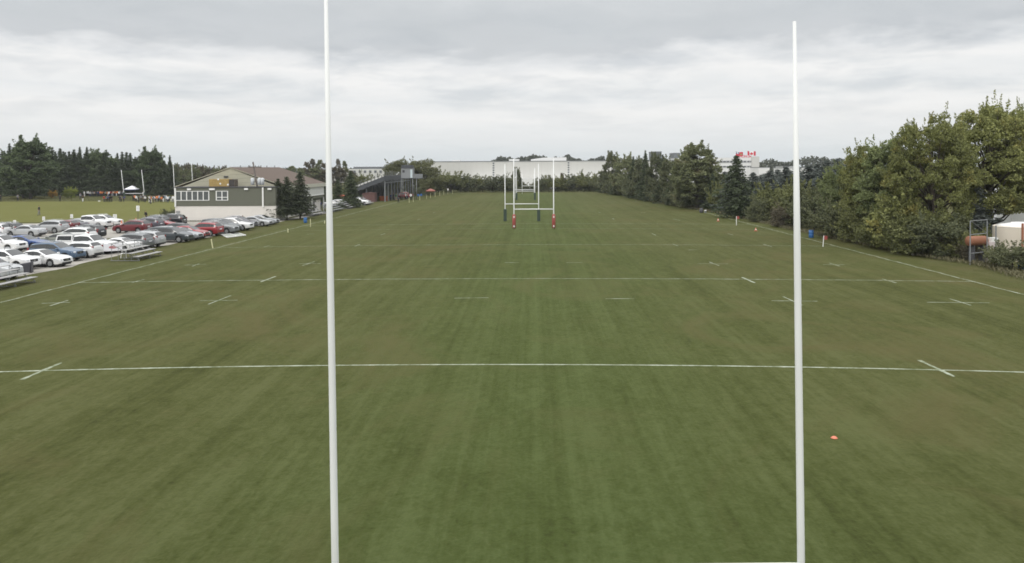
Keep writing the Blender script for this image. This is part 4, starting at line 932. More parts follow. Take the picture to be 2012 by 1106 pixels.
# sheds, skip, canopies by the stand
def shed(px, py, w, d, h, m, label, name='shed', roofm=None):
    p = P(px, py); t = thing(name, (p.x, p.y+d/2, 0), 0, label, 'shed'); MB().box(-w/2, w/2, -d/2, d/2, 0, h).build('wall', m, t)
    MB().prism([(-w/2-.1, h), (w/2+.1, h), (w/2+.1, h+.08), (0, h+.3), (-w/2-.1, h+.08)], -d/2-.1, d/2+.1, Matrix(((1,0,0,0),(0,0,1,0),(0,1,0,.003),(0,0,0,1)))).build('roof', roofm or m, t)
    MB().box(-.4, .4, -d/2-.04, -d/2-.003, 0.05, min(1.9, h-.15)).build('door', M_dark if roofm else m, t)
    return t
shed(724, 397, 3.1, 3.0, 2.1, mat('faded_red_boards', (.13, .07, .065), .8, var=.2), 'faded red shed at the near corner of the grandstand')
sk = P(753, 394.5); t = thing('waste_skip', (sk.x, sk.y+1, 0), 0, 'rusty orange skip beside the front post of the grandstand', 'skip')
MB().add([(-.9, -.7, 0), (.9, -.7, 0), (1.05, -.8, 1.2), (-1.05, -.8, 1.2), (-.9, .7, 0), (.9, .7, 0), (1.05, .8, 1.2), (-1.05, .8, 1.2)], [(0, 1, 2, 3), (7, 6, 5, 4), (0, 4, 5, 1), (1, 5, 6, 2), (3, 7, 4, 0)]).build('tub', mat('rusty_orange', (.38, .12, .05), .7, var=.3), t)
for z in (.35, 1.12): MB().box(-1.07, 1.07, -.86, -.81, z, z+.1).build('rib', mat('rusty_orange', (.38, .12, .05)), t)
def canopy(px, py, w, h, m, label, top=None, valance=None, z0=2.1):
    p = P(px, py); t = thing('canopy_tent', (p.x, p.y, 0), 0, label, 'canopy', None); r = w/2
    c = MB(); c.add([(-r, -r, z0), (r, -r, z0), (r, r, z0), (-r, r, z0), (-.1, -.1, h), (.1, -.1, h), (.1, .1, h), (-.1, .1, h)], [(0, 1, 5, 4), (1, 2, 6, 5), (2, 3, 7, 6), (3, 0, 4, 7), (4, 5, 6, 7)]); c.build('canopy', m, t)
    v = MB()
    for a in range(4): v.box(-r, r, -r-.02, -r, z0-.28, z0-.003, RZ(90*a))
    v.build('valance', valance or m, t)
    for sx in (-1, 1):
        for sy in (-1, 1): MB().tube([(sx*(r-.06), sy*(r-.06), 0), (sx*(r-.06), sy*(r-.06), z0-.01)], .03, 6).build('leg', M_galv, t)
    return t
M_canw = mat('white_canvas', (.78, .78, .82), .8, var=.03); M_navy = mat('navy_canvas', (.02, .03, .10), .8); M_cano = mat('orange_canvas', (.50, .12, .07), .8); M_canr = mat('red_canvas', (.28, .11, .09), .8)
canopy(260, 384.5, 3.7, 3.25, M_canw, 'white canopy with navy edge behind the goal posts of the practice field', valance=M_navy)
canopy(671, 402, 2.2, 2.5, M_cano, 'orange canopy showing above the cars beside the near left upright', z0=1.9)
canopy(846, 384.5, 2.6, 2.15, M_canr, 'small red canopy at the touchline past the grandstand', z0=1.6)
canopy(616, 408, 2.0, 2.4, M_canw, 'small white and red canopy before the clubhouse balcony', z0=1.9, valance=M_canr)
def camp_chair(px, py, m, label, z=0):
    p = P(px, py); t = thing('camp_chair', (p.x, p.y, 0), random.uniform(-.6, .6), label, 'chair', 'camp chairs by the touchline')
    MB().box(-.28, .28, -.25, .25, .42, .46).build('seat', m, t); MB().box(-.28, .28, .25, .29, .46, .98, None).build('backrest', m, t)
    for sx in (-1, 1):
        for sy in (-1, 1): MB().tube([(sx*.26, sy*.24, 0), (sx*.26, sy*.24, .42)], .015, 5).build('leg', M_galv, t)
camp_chair(822, 388, M_blue, 'blue camp chair left of the small red canopy'); camp_chair(827, 387.5, M_blue, 'second blue camp chair near the red canopy'); camp_chair(833, 386, mat('green_canvas', (.06, .12, .10), .8), 'dark green camp chair nearest the red canopy')

# ------------------------------------------------------------------ bleachers
def bleacher(y0, y1, rows, x_front, label, m=M_alu):
    ln = y1-y0; t = thing('bleacher', (x_front, y0, 0), 0, label, 'bleacher', 'small aluminium bleachers along the touchline')
    for k in range(rows):
        x = -k*.62; z = .42+k*.30
        MB().box(x-.14, x+.14, 0, ln, z-.04, z).build('seat_plank', m, t, False, .01)
        if k: MB().box(x+.20, x+.50, .05, ln-.05, z-.34, z-.30).build('foot_plank', m, t)
    nf = max(2, int(ln/1.9)+1)
    for j in range(nf):
        y = .25+(ln-.5)*j/(nf-1); b = MB(); xb = -(rows-1)*.62
        b.tube([(.1, y, .04), (xb-.1, y, .04)], .025, 6); b.tube([(.1, y, .1), (xb, y, .42+(rows-1)*.30-.06)], .025, 6)
        for k in range(rows): b.tube([(-k*.62, y, .04), (-k*.62, y, .38+k*.30)], .022, 6)
        b.build('frame', M_galv, t)
    return t
bleacher(50, 59.4, 4, -36.9, 'bleacher at the bottom left picture edge')
bleacher(72.8, 77.6, 5, -35.9, 'bleacher behind the white plastic chair')
bleacher(141, 149.0, 5, -38.4, 'bleacher between the blue barrel and the near left upright')
bleacher(153, 163.0, 4, -38.2, 'darker bleacher just right of the near left upright', M_steelL)
bleacher(167, 178.5, 4, -37.8, 'bleacher under the large dark spruce')
bleacher(182, 192.0, 5, -37.8, 'bleacher before the red shed')
# banner on a stand, white chair, bin, table, lying frame
p = P(243, 507); t = thing('plastic_chair', (p.x, p.y, 0), R(-60), 'white plastic chair on the grass in front of the bleacher', 'chair')
MB().box(-.24, .24, -.22, .22, .42, .455).build('seat', M_whitep, t, False, .01); bk = MB(); bk.box(-.24, .24, .20, .235, .45, .86); bk.build('backrest', M_whitep, t, False, .01)
for sx in (-1, 1):
    for sy in (-1, 1): MB().tube([(sx*.24, sy*.24, 0), (sx*.20, sy*.19, .43)], .03, 6).build('leg', M_whitep, t)
    MB().box(sx*.22-.03, sx*.22+.03, -.2, .2, .64, .67).build('armrest', M_whitep, t)
p = P(222, 500); t = thing('banner_stand', (p.x, p.y, 0), R(28), 'white banner with a red oval on a frame beside the bleacher', 'banner')
MB().box(-.85, .85, -.02, .02, .35, 1.05).build('banner', M_canw, t)
e = MB(); e.lathe([(1, -.5), (1, .5)], n=24); e.v = [(x*.36, z*.012-.027, y*.14+.72) for x, y, z in e.v]; e.build('emblem', mat('faded_red_print', (.45, .16, .17), .8), t)
for s in (-.85, .85): MB().tube([(s, 0, 0), (s, 0, 1.15)], .03, 6).build('post', M_galv, t)
p = P(47, 536); t = thing('wheeled_bin', (p.x, p.y, 0), R(22), 'dark grey bin lying tipped over on the grass edge', 'bin')
MB().add([(-.55, -.30, .02), (.5, -.36, .02), (.5, .36, .02), (-.55, .30, .02), (-.5, -.30, .70), (.55, -.36, .86), (.55, .36, .86), (-.5, .30, .70)], [(0, 3, 2, 1), (4, 5, 6, 7), (0, 1, 5, 4), (1, 2, 6, 5), (2, 3, 7, 6), (3, 0, 4, 7)]).build('tub', mat('bin_grey', (.055, .055, .065), .6), t, False, .03)
MB().box(.56, .62, -.38, .38, .0, .9).build('lid', mat('bin_grey2', (.07, .07, .08), .6), t, False, .02)
for s in (-1, 1):
    w_ = MB(); w_.lathe([(.1, -.03), (.13, -.03), (.13, .03), (.1, .03)], n=16); w_.v = [(x-.5, z+s*.34, y+.14) for x, y, z in w_.v]; w_.build('wheel', M_tyre, t)
p = P(501, 442); t = thing('picnic_table', (p.x, p.y, 0), R(20), 'white picnic table with benches on the grass by the silver car', 'table')
MB().box(-1.0, 1.0, -.38, .38, .70, .75).build('tabletop', M_whitep, t)
for s in (-1, 1):
    MB().box(-1.0, 1.0, s*.78-.13, s*.78+.13, .42, .46).build('bench', M_whitep, t)
    b = MB(); b.tube([(s*.75, -.8, .02), (s*.75, -.2, .70)], .03, 5); b.tube([(s*.75, .8, .02), (s*.75, .2, .70)], .03, 5); b.tube([(s*.75, -.85, .40), (s*.75, .85, .40)], .03, 5); b.build('leg_frame', M_galv, t)
c4 = [P(434, 462), P(468, 458.5), P(483, 463), P(447, 467.5)]
t = thing('folded_goal_frame', (c4[0].x, c4[0].y, .02), 0, 'white framed net panels lying flat on the grass by the grey suv', 'frame')
q4 = [c-c4[0] for c in c4]; mids = [(q4[0]+q4[1])/2, (q4[3]+q4[2])/2]
b = MB()
for a_, b2 in zip(q4, q4[1:]+q4[:1]): b.tube([a_+Vector((0, 0, .05)), b2+Vector((0, 0, .05))], .05, 6)
b.tube([mids[0]+Vector((0, 0, .05)), mids[1]+Vector((0, 0, .05))], .05, 6); b.build('frame', M_whitep, t)
MB().add([v+Vector((0, 0, .03)) for v in q4], [(0, 1, 2, 3)]).build('net', mat('pale_netting', (.32, .34, .30), .9, var=.3, scale=20), t)
# barrels
def barrel(px, py, label, name='barrel', sc=1.0, m=M_blue):
    p = P(px, py); t = thing(name, (p.x, p.y, 0), 0, label, 'barrel', 'blue plastic barrels'); t.scale = (sc, sc, sc)
    MB().lathe([(.24, 0), (.27, .04), (.27, .27), (.29, .30), (.27, .33), (.27, .60), (.29, .63), (.27, .66), (.27, .88), (.25, .92)], n=24).build('drum', m, t, True)
    MB().lathe([(.26, .90), (.27, .91), (.27, .94), (.22, .945)], n=24).build('rim', M_dark, t)
    return t
barrel(1594, 467, 'blue barrel beside the near right upright at the bush edge'); barrel(600, 438, 'blue barrel right of the tallest clubhouse spruce', sc=.95)
barrel(1301, 400, 'blue box like barrel under the right tree row', sc=1.1); barrel(1247, 388, 'blue barrel further along the right tree row', sc=1.2); barrel(1221, 383, 'farthest tiny blue barrel along the right tree row', sc=1.2)
barrel(2008, 529, 'blue barrel cut off at the right picture edge', sc=1.05)
# player bench on the right
p = P(1386, 418); t = thing('players_bench', (p.x, p.y, 0), R(75), 'low bench with dark bag at the foot of the light green shrub', 'bench')
MB().box(-1.1, 1.1, -.16, .16, .40, .45).build('seat', M_whitep, t)
for s in (-.8, .8): MB().box(s-.05, s+.05, -.15, .15, 0, .40).build('leg', M_galv, t)
p = P(1378, 418); tag(MB().lathe([(.30, 0), (.38, .2), (.34, .6), (.2, .85), (.05, .9)], n=14).build('equipment_bag', M_dark, None, True), 'dark equipment bag at the left end of the low bench', 'bag').location = (p.x, p.y, 0)

# ------------------------------------------------------------------ stakes, flags, cones, signs
def stake(px, py, h, label, group, m=M_yellow, r=.045, flag=None, lean=0.0, name='marker_post'):
    p = P(px, py, gz(-33, 50)); z = gz(p.x, p.y); t = thing(name, (p.x, p.y, z), 0, label, 'post' if not flag else 'corner flag', group); t.rotation_euler = (0, R(lean), 0)
    MB().tube([(0, 0, -.05), (0, 0, h)], r, 8).build('post', m, t)
    if flag: MB().add([(0, -.01, h), (.38, -.01, h-.02), (.40, .01, h-.40), (0, -.01, h-.42), (0, .012, h), (.38, .012, h-.02), (.40, .03, h-.40), (0, .012, h-.42)], [(0, 1, 2, 3), (7, 6, 5, 4), (0, 4, 5, 1), (1, 5, 6, 2), (2, 6, 7, 3)]).build('flag', flag, t)
    return t
stake(418, 487, .95, 'cream marker stake leaning on the grass before the red suv', 'cream marker stakes by the left touchline', lean=-9, r=.06)
stake(566, 457, .5, 'short cream stake by the left touchline below the spruces', 'cream marker stakes by the left touchline', lean=-6, r=.06)
stake(610, 445.5, 1.15, 'tall cream stake right beside the blue barrel', 'cream marker stakes by the left touchline', r=.05)
stake(638, 439, .4, 'short cream stake touching the near left upright', 'cream marker stakes by the left touchline', r=.07)
stake(1617, 485, 1.15, 'red corner flag closest to the big olive trees', 'red corner flags on the right touchline', flag=M_red, lean=4, m=M_whitep, name='corner_flag')
stake(1447, 443, 1.3, 'red corner flag before the pointed dark spruce', 'red corner flags on the right touchline', flag=M_red, m=M_whitep, name='corner_flag')
for i, (px, py) in enumerate(((804, 398), (812, 396.5), (825, 393.5), (838, 390.5), (846, 388.5), (855, 386.5), (864, 384.5), (872, 383), (880, 381.5), (889, 380.5))):
    stake(px, py, 1.25, 'thin cream rope stake along the far left touchline', 'cream rope stakes past the grandstand', r=.05)
def cone(px, py, h, r, label, cat='cone', name='traffic_cone', g='orange traffic cones by the gravel'):
    p = P(px, py, .1); z = gz(p.x, p.y)+.012; t = thing(name, (p.x, p.y, z), 0, label, cat, g)
    MB().box(-r, r, -r, r, 0, .03).build('base', M_orange, t); MB().lathe([(r*.8, .03), (r*.45, h*.5), (r*.16, h)], n=16).build('cone', M_orange, t, True)
    if h > .3: MB().lathe([(r*.62, h*.35), (r*.5, h*.55)], n=16).build('stripe', M_whitep, t, True)
cone(239, 446, 1.05, .34, 'leftmost tall orange cone between white sign and maroon suv'); cone(255, 444, .8, .28, 'lower orange cone right of the tall one'); cone(267, 441, 1.05, .34, 'orange cone next to the tall sign post')
cone(1485, 453.5, .42, .2, 'small orange pylon on the right touchline before the shrubs', 'pylon', 'touchline_pylon', 'orange pylons on the right touchline'); cone(1411, 434, .42, .2, 'farther orange pylon on the right touchline', 'pylon', 'touchline_pylon', 'orange pylons on the right touchline')
p = P(1639, 865, .2); z = gz(p.x, p.y)+.012
tag(MB().lathe([(.10, 0), (.10, .006), (.045, .05), (.04, .05), (.03, .02)], n=28).build('disc_cone', mat('coral_plastic', (.62, .20, .12), .5), None, True), 'coral disc cone lying alone on the near grass', 'cone').location = (p.x, p.y, z)
def sign(px, py_top, w, h, pole, label, Y=None, text=None):
    Y = 126.5 if Y is None else Y; p = PY(px, py_top, Y); t = thing('field_sign', (p.x, Y, 0), R(4), label, 'sign', 'small white signs beyond the car park')
    MB().tube([(0, 0, 0), (0, 0, p.z-.02)], .035, 8).build('post', M_dark if pole else M_galv, t)
    s_ = MB().box(-w/2, w/2, -.06, -.03, p.z-h, p.z).build('panel', M_whitep, t)
    b = MB()
    for k in range(3): b.box(-w*.28, w*.28, -.066, -.0605, p.z-h*(.28+.25*k)-h*.05, p.z-h*(.28+.25*k)+h*.03)
    b.build('lettering', mat('faded_grey_print', (.38, .39, .40), .7), s_)
sign(29, 432.5, .42, .62, 0, 'leftmost small white sign behind the silver sedan', 120)
sign(86, 425.5, .42, .62, 0, 'small white sign above the silver suv'); sign(141, 421, .42, .62, 0, 'small white sign left of the far white pickup')
sign(226, 421, .60, .62, 0, 'wider white sign right of the far white pickup'); sign(271, 404, .5, .85, 1, 'tallest white sign on a dark post near the clubhouse')
sign(195, 394, .55, .8, 0, 'white sign board standing out on the practice field', 212)
p = P(27, 465); t = thing('white_board', (p.x, p.y, 0), R(-10), 'white board propped at the tail of the silver sedan', 'board'); MB().box(-.45, .45, -.03, .03, .12, .95).build('panel', M_whitep, t, False, .03)
for s in (-.35, .35): MB().tube([(s, 0, 0), (s, .0, .12)], .02, 5).build('foot', M_galv, t)

# ------------------------------------------------------------------ warehouse and far buildings
M_panel = mat('white_precast_panel', (.56, .555, .53), .8, var=.03, scale=.12)
M_panel2 = mat('light_panel', (.72, .72, .71), .7, var=.02); M_fargrey = mat('far_dark_glass', (.12, .13, .14), .4)
def building(name, Y, px0, px1, top, depth, label, z0=0, m=M_panel, cat='building'):
    x0, x1, z1 = XA(px0, Y), XA(px1, Y), ZA(top, Y, 1000); t = thing(name, ((x0+x1)/2, Y, 0), 0, label, cat); w = (x1-x0)/2
    MB().box(-w, w, 0, depth, z0, z1).build('wall', m, t); return t, w, z1, (x0+x1)/2
t, w, z1, cx_ = building('warehouse', 332, 832, 1330, 317.5, 60, 'long white windowless warehouse across the far end of the field')
MB().box(-w-.1, w+.1, -.12, 60.1, z1+.003, z1+.28).build('parapet_cap', M_steelL, t)
b = MB()
for k in range(int(2*w/2.4)): b.box(-w+.3+k*2.4, -w+.36+k*2.4, -.03, -.003, .0, z1-.01)
b.build('panel_joints', mat('joint_grey', (.50, .495, .475), .8), t)
for px in (969.5, 1117):
    x = XA(px, 332)-cx_; j = MB().box(x-.32, x+.32, -.09, -.034, 2.5, z1-.05).build('stair_slot', M_fargrey, t); b = MB()
    for k in range(9): b.box(x-.36, x+.36, -.13, -.092, 3+k*.95, 3.28+k*.95)
    b.build('slot_rungs', M_panel2, j)
MB().box(-w+20, w-20, -5, -.2, 0, 4.3).build('loading_dock', M_panel2, t)
for px0, px1, top, lb in ((1000, 1020, 312.5, 'small white plant room on the warehouse roof'), (1043, 1113, 309.5, 'long white plant room with sloped end on the warehouse roof'), (889, 903, 313.8, 'faint low box on the warehouse roof near its left end')):
    x0, x1 = XA(px0, 345), XA(px1, 345); zz = ZA(top, 345, 1000); t = thing('roof_plant_room', ((x0+x1)/2, 345, z1+.01), 0, lb, 'plant room'); hw = (x1-x0)/2; hh = zz-z1
    MB().add([(-hw, 0, 0), (hw, 0, 0), (hw, 0, hh), (-hw*.3 if px1-px0 > 40 else -hw, 0, hh*.95), (-hw, 0, hh*.55), (-hw, 8, 0), (hw, 8, 0), (hw, 8, hh), (-hw*.3 if px1-px0 > 40 else -hw, 8, hh*.95), (-hw, 8, hh*.55)],
             [(0, 1, 2, 3, 4), (9, 8, 7, 6, 5), (1, 6, 7, 2), (2, 7, 8, 3), (3, 8, 9, 4), (4, 9, 5, 0)]).build('wall', M_panel2, t)
t, w, z1, cx_ = building('factory', 480, 640, 773, 330.5, 40, 'low pale factory with a row of dark roof openings left of the willows')
MB().box(-w*.2, w*.7, 2, 30, z1+.003, z1+1.3).build('roof', M_fargrey, t)
b = MB()
for k in range(12): b.box(-w+1+k*3.1, -w+2.4+k*3.1, -.2, -.003, z1-2.3, z1-.9)
for o_ in range(1): b.build('window_row', M_fargrey, t)
for px0, px1, top, Y, lb in ((389, 402, 330, 560, 'left small far house with dark roof over the clubhouse gable'), (403, 418, 329, 570, 'middle small far house with dark roof'), (420, 436, 331, 560, 'right small far house with dark roof beside the gable')):
    t, w, z1, cx_ = building('house', Y, px0, px1, top+4, 8, lb, 0, M_panel2, 'house')
    MB().prism([(-w-.4, 0), (w+.4, 0), (w*.5, 2.0), (-w*.5, 2.0)], -.5, 8.5, Matrix(((1,0,0,0),(0,0,1,0),(0,1,0,z1+.003),(0,0,0,1)))).build('roof', M_dark, t)
    for k in (-.5, .3): MB().box(k*w, k*w+w*.3, -.05, -.003, z1-1.8, z1-.7).build('window', M_fargrey, t)
# office building with red letters and two flags
YO = 420
t, w, z1, cx_ = building('office_building', YO, 1330, 1478, 312, 30, 'white office building with red rooftop lettering beyond the spruces', 0, M_panel2)
for top, bot in ((316, 319.5), (326, 329)):
    za, zb2 = ZA(top, YO, 1400), ZA(bot, YO, 1400); bd = MB().box(-w+.5, w-.3, -.12, -.003, zb2, za).build('window_band', M_fargrey, t); b = MB()
    for k in range(22): b.box(-w+.9+k*1.72, -w+1.15+k*1.72, -.16, -.123, zb2+.1, za-.1)
    b.build('mullions', M_panel2, bd)
x0, x1 = XA(1476, YO)-cx_, XA(1491, YO)-cx_; MB().box(x0+.003, x1, -1.0, 12, 0, ZA(307.5, YO, 1480)).build('stair_tower', M_panel, t)
MB().box(XA(1454, YO)-cx_-.5, x0, .3, 8, z1+.003, ZA(308, YO, 1465)).build('sign_parapet', M_panel2, t)
fc = bpy.data.curves.new('sign_text', 'FONT'); fc.body = 'HONDA'; fc.size = 1.75; fc.extrude = .08; fc.align_x = 'CENTER'; fc.offset = .03
fo = newobj('tmp_text', fc); bpy.context.view_layer.update(); me = bpy.data.meshes.new_from_object(fo.evaluated_get(bpy.context.evaluated_depsgraph_get())); bpy.data.objects.remove(fo)
me.materials.clear(); me.materials.append(mat('sign_red', (.60, .03, .05), .5)); so_ = newobj('sign_letters', me, t); so_.rotation_euler = (R(90), 0, 0); so_.location = (XA(1465, YO)-cx_, .2, z1+.12)
so_.scale = ((XA(1477, YO)-XA(1454, YO))/max(so_.dimensions.x, .1), 1, 1)
def flag(px, top, px1, wpx, hpx, label, kind):
    Y = 400; k = Y/FPX; p = PY(px, top, Y); t = thing('flag', (p.x, Y, 0), 0, label, 'flag', 'flags flying above the office building'); FW, FH = wpx*k, hpx*k
    MB().tube([(0, 0, 0), (0, 0, p.z+.5)], [.10, .05], 8).build('flagpole', M_panel2, t, True)
    def pt(u, v): return (u*FW, .35*math.sin(u*6.0)*u, p.z-v*FH-.28*FH*u-.10*FH*math.sin(u*5))
    def patch(u0, u1, v0, v1, off=0, n=12):
        m_ = MB(); vs = []
        for i in range(n+1):
            u = u0+(u1-u0)*i/n
            for v in (v0, v1): x, y, z = pt(u, v); vs.append((x, y-off, z))
        m_.add(vs, [(2*i, 2*i+2, 2*i+3, 2*i+1) for i in range(n)]); return m_
    rd, wh = mat('flag_red', (.58, .03, .06), .7), mat('flag_white', (.80, .80, .80), .7)
    if kind == 'leaf':
        c_ = patch(0, 1, 0, 1).build('cloth', wh, t); patch(0, .25, 0, 1, .03).build('red_band', rd, c_); patch(.75, 1, 0, 1, .03).build('red_band', rd, c_)
        leaf = [(0,.46),(.09,.30),(.19,.36),(.15,.08),(.27,.20),(.30,.13),(.44,.16),(.39,.02),(.45,-.03),(.22,-.22),(.25,-.31),(.02,-.27),(.02,-.46)]; leaf = leaf+[(-x, y) for x, y in leaf[::-1]]
        vs = []
        for a, b2 in leaf: x, y, z = pt(.5+a*.46, .5-b2*.85); vs.append((x, y-.06, z))
        MB().add(vs, [tuple(range(len(vs)))]).build('maple_leaf', rd, c_)
    else:
        c_ = patch(0, 1, 0, 1).build('cloth', rd, t); patch(0, .5, 0, .5, .03).build('canton', mat('flag_navy', (.03, .05, .20), .7), c_)
        patch(.2, .3, 0, .5, .05).build('cross', wh, c_); patch(0, .5, .19, .31, .05).build('cross', wh, c_); patch(.62, .85, .45, .78, .05).build('shield', mat('flag_green', (.25, .35, .12), .7), c_)
flag(1445.5, 297.5, 0, 14, 7.5, 'red flag with small corner cross, left of the two flying', 'ensign'); flag(1468.5, 296, 0, 16, 8.5, 'red and white maple leaf flag, right of the two flying', 'leaf')
for px0, px1, top, Y, mm, lb in ((1491, 1512, 332, 400, M_panel2, 'low white building right of the office stair tower'), (1543, 1566, 330, 380, M_panel2, 'low white building partly behind the near right upright'),
                             (1283, 1300, 300, 430, M_fargrey, 'dark glazed block rising above the right tree row'), (1325, 1337, 303, 430, M_fargrey, 'second dark glazed block beside the maple crown'), (1540, 1600, 333, 360, M_panel2, 'long low white building behind the blue spruces')):
    t, w, z1, cx_ = building('low_building', Y, px0, px1, top, 15, lb, 0, mm); MB().box(-w-.1, w+.1, -.1, 15.1, z1+.003, z1+.3).build('roof_edge', M_steelL, t)
# ------------------------------------------------------------------ compound by the right edge
YT = 73; xt_ = XA(1957, YT)+2.15; t = thing('storage_tank', (xt_, YT, 0), 0, 'cream round storage tank with domed top at the right picture edge', 'tank')
MB().lathe([(2.15, 0), (2.15, ZA(447.5, YT)), (2.05, ZA(446, YT))], n=40).build('shell', mat('cream_tank', (.62, .56, .47), .6, var=.05, scale=.7), t, True).data.set_sharp_from_angle(angle=R(30))
MB().lathe([(2.17, ZA(447.5, YT)), (1.5, ZA(443.5, YT)), (.8, ZA(441, YT)), (.7, ZA(439.5, YT)), (.05, ZA(439, YT))], n=40).build('lid', mat('white_tank_lid', (.75, .74, .72), .5), t, True)
p = PY(2009, 500, 70); tag(MB().box(-.07, .07, -.07, .07, 0, 3.4).build('brown_post', mat('rust_brown_post', (.30, .12, .07), .8), None), 'rust brown post in front of the cream tank', 'post').location = (p.x, p.y, 0)
YG_ = 69; x0, x1, z0, z1 = XA(1907, YG_), XA(1936, YG_+2), ZA(480, YG_), ZA(437, YG_)
t = thing('wire_gate', (x0, YG_, 0), R(35), 'grey steel gate frame with diagonal brace left of the cream tank', 'gate'); wd = (x1-x0)*1.2
b = MB(); b.tube([(0, 0, 0), (0, 0, z1)], .05, 8); b.tube([(wd, 0, .6), (wd, 0, z1)], .05, 8)
for z in (z1, z1-1.15, .95): b.tube([(0, 0, z), (wd, 0, z)], .035, 8)
b.tube([(0.1, 0, z1), (wd, 0, z1-1.15)], .025, 6); b.build('frame', M_galv, t)
p = PY(1957, 443, 70); tag(MB().tube([(0, 0, 0), (0, 0, p.z)], .06, 8).build('fence_post', M_galv, None), 'grey steel post between the gate and the cream tank', 'post').location = (p.x, 70, 0)
p = PY(1919, 473, 71); t = thing('orange_drum', (p.x, 71, 0), R(15), 'orange drum lying behind the wire gate', 'drum')
d_ = MB(); d_.lathe([(.40, -.85), (.42, -.8), (.42, .8), (.40, .85)], n=20); d_.v = [(z, x, y+p.z) for x, y, z in d_.v]; d_.build('drum', mat('dull_orange', (.26, .11, .06), .6), t, True)
for s in (-.5, .5): MB().box(s-.06, s+.06, -.3, .3, 0, p.z-.38).build('cradle', M_dark, t)
p = PY(1946, 478, 71); t = thing('white_crate', (p.x, 71, 0), R(10), 'white crates heaped between gate and tank', 'crate'); MB().box(-.35, .35, -.3, .3, 0, p.z+.15).build('crate', mat('pinkish_white', (.55, .48, .47), .7), t)
MB().box(-.1, .55, -.25, .25, p.z+.153, p.z+.5).build('lid', M_whitep, t)
MBr = P(1792, 502); b = MB(); b.tube([(0, 0, .1), (1.2, .3, .18), (2.9, .9, .25)], [.10, .08, .04], 7); tag(b.build('fallen_branch', mat('pale_dead_wood', (.40, .36, .32), .9), None, True), 'pale fallen branch at the foot of the big olive trees', 'branch').location = MBr
p = PY(1995, 406, 95); t = thing('white_trailer', (p.x+2.5, 95, 0), R(8), 'white box trailer seen behind the cream tank', 'trailer'); MB().box(-4.2, 4, -1.2, 1.2, .9, p.z).build('box', M_panel2, t, False, .05)
MB().box(-4.25, 4.05, -1.26, 1.25, p.z+.003, p.z+.12).build('roof_rim', M_panel, t)
for s in (-2, 2): w_ = MB(); w_.lathe([(.2, -1.1), (.45, -1.1), (.45, 1.1), (.2, 1.1)], n=16); w_.v = [(x+s, z, y+.45) for x, y, z in w_.v]; w_.build('wheel_axle', M_tyre, t)
for px, top, Y, lb in ((1978, 363, 120, 'white peaked tent behind the trees above the tank'), (2010, 372, 125, 'white peaked tent cut off at the right picture edge')):
    p = PY(px, top, Y); t = thing('marquee', (p.x, Y, 0), 0, lb, 'tent'); r = 3.2; z0 = p.z-1.9
    MB().add([(-r, -r, z0), (r, -r, z0), (r, r, z0), (-r, r, z0), (0, 0, p.z)], [(0, 1, 4), (1, 2, 4), (2, 3, 4), (3, 0, 4)]).build('roof', M_canw, t); MB().box(-r+.02, r-.02, -r+.02, r-.02, 0, z0-.003).build('wall', M_canw, t)

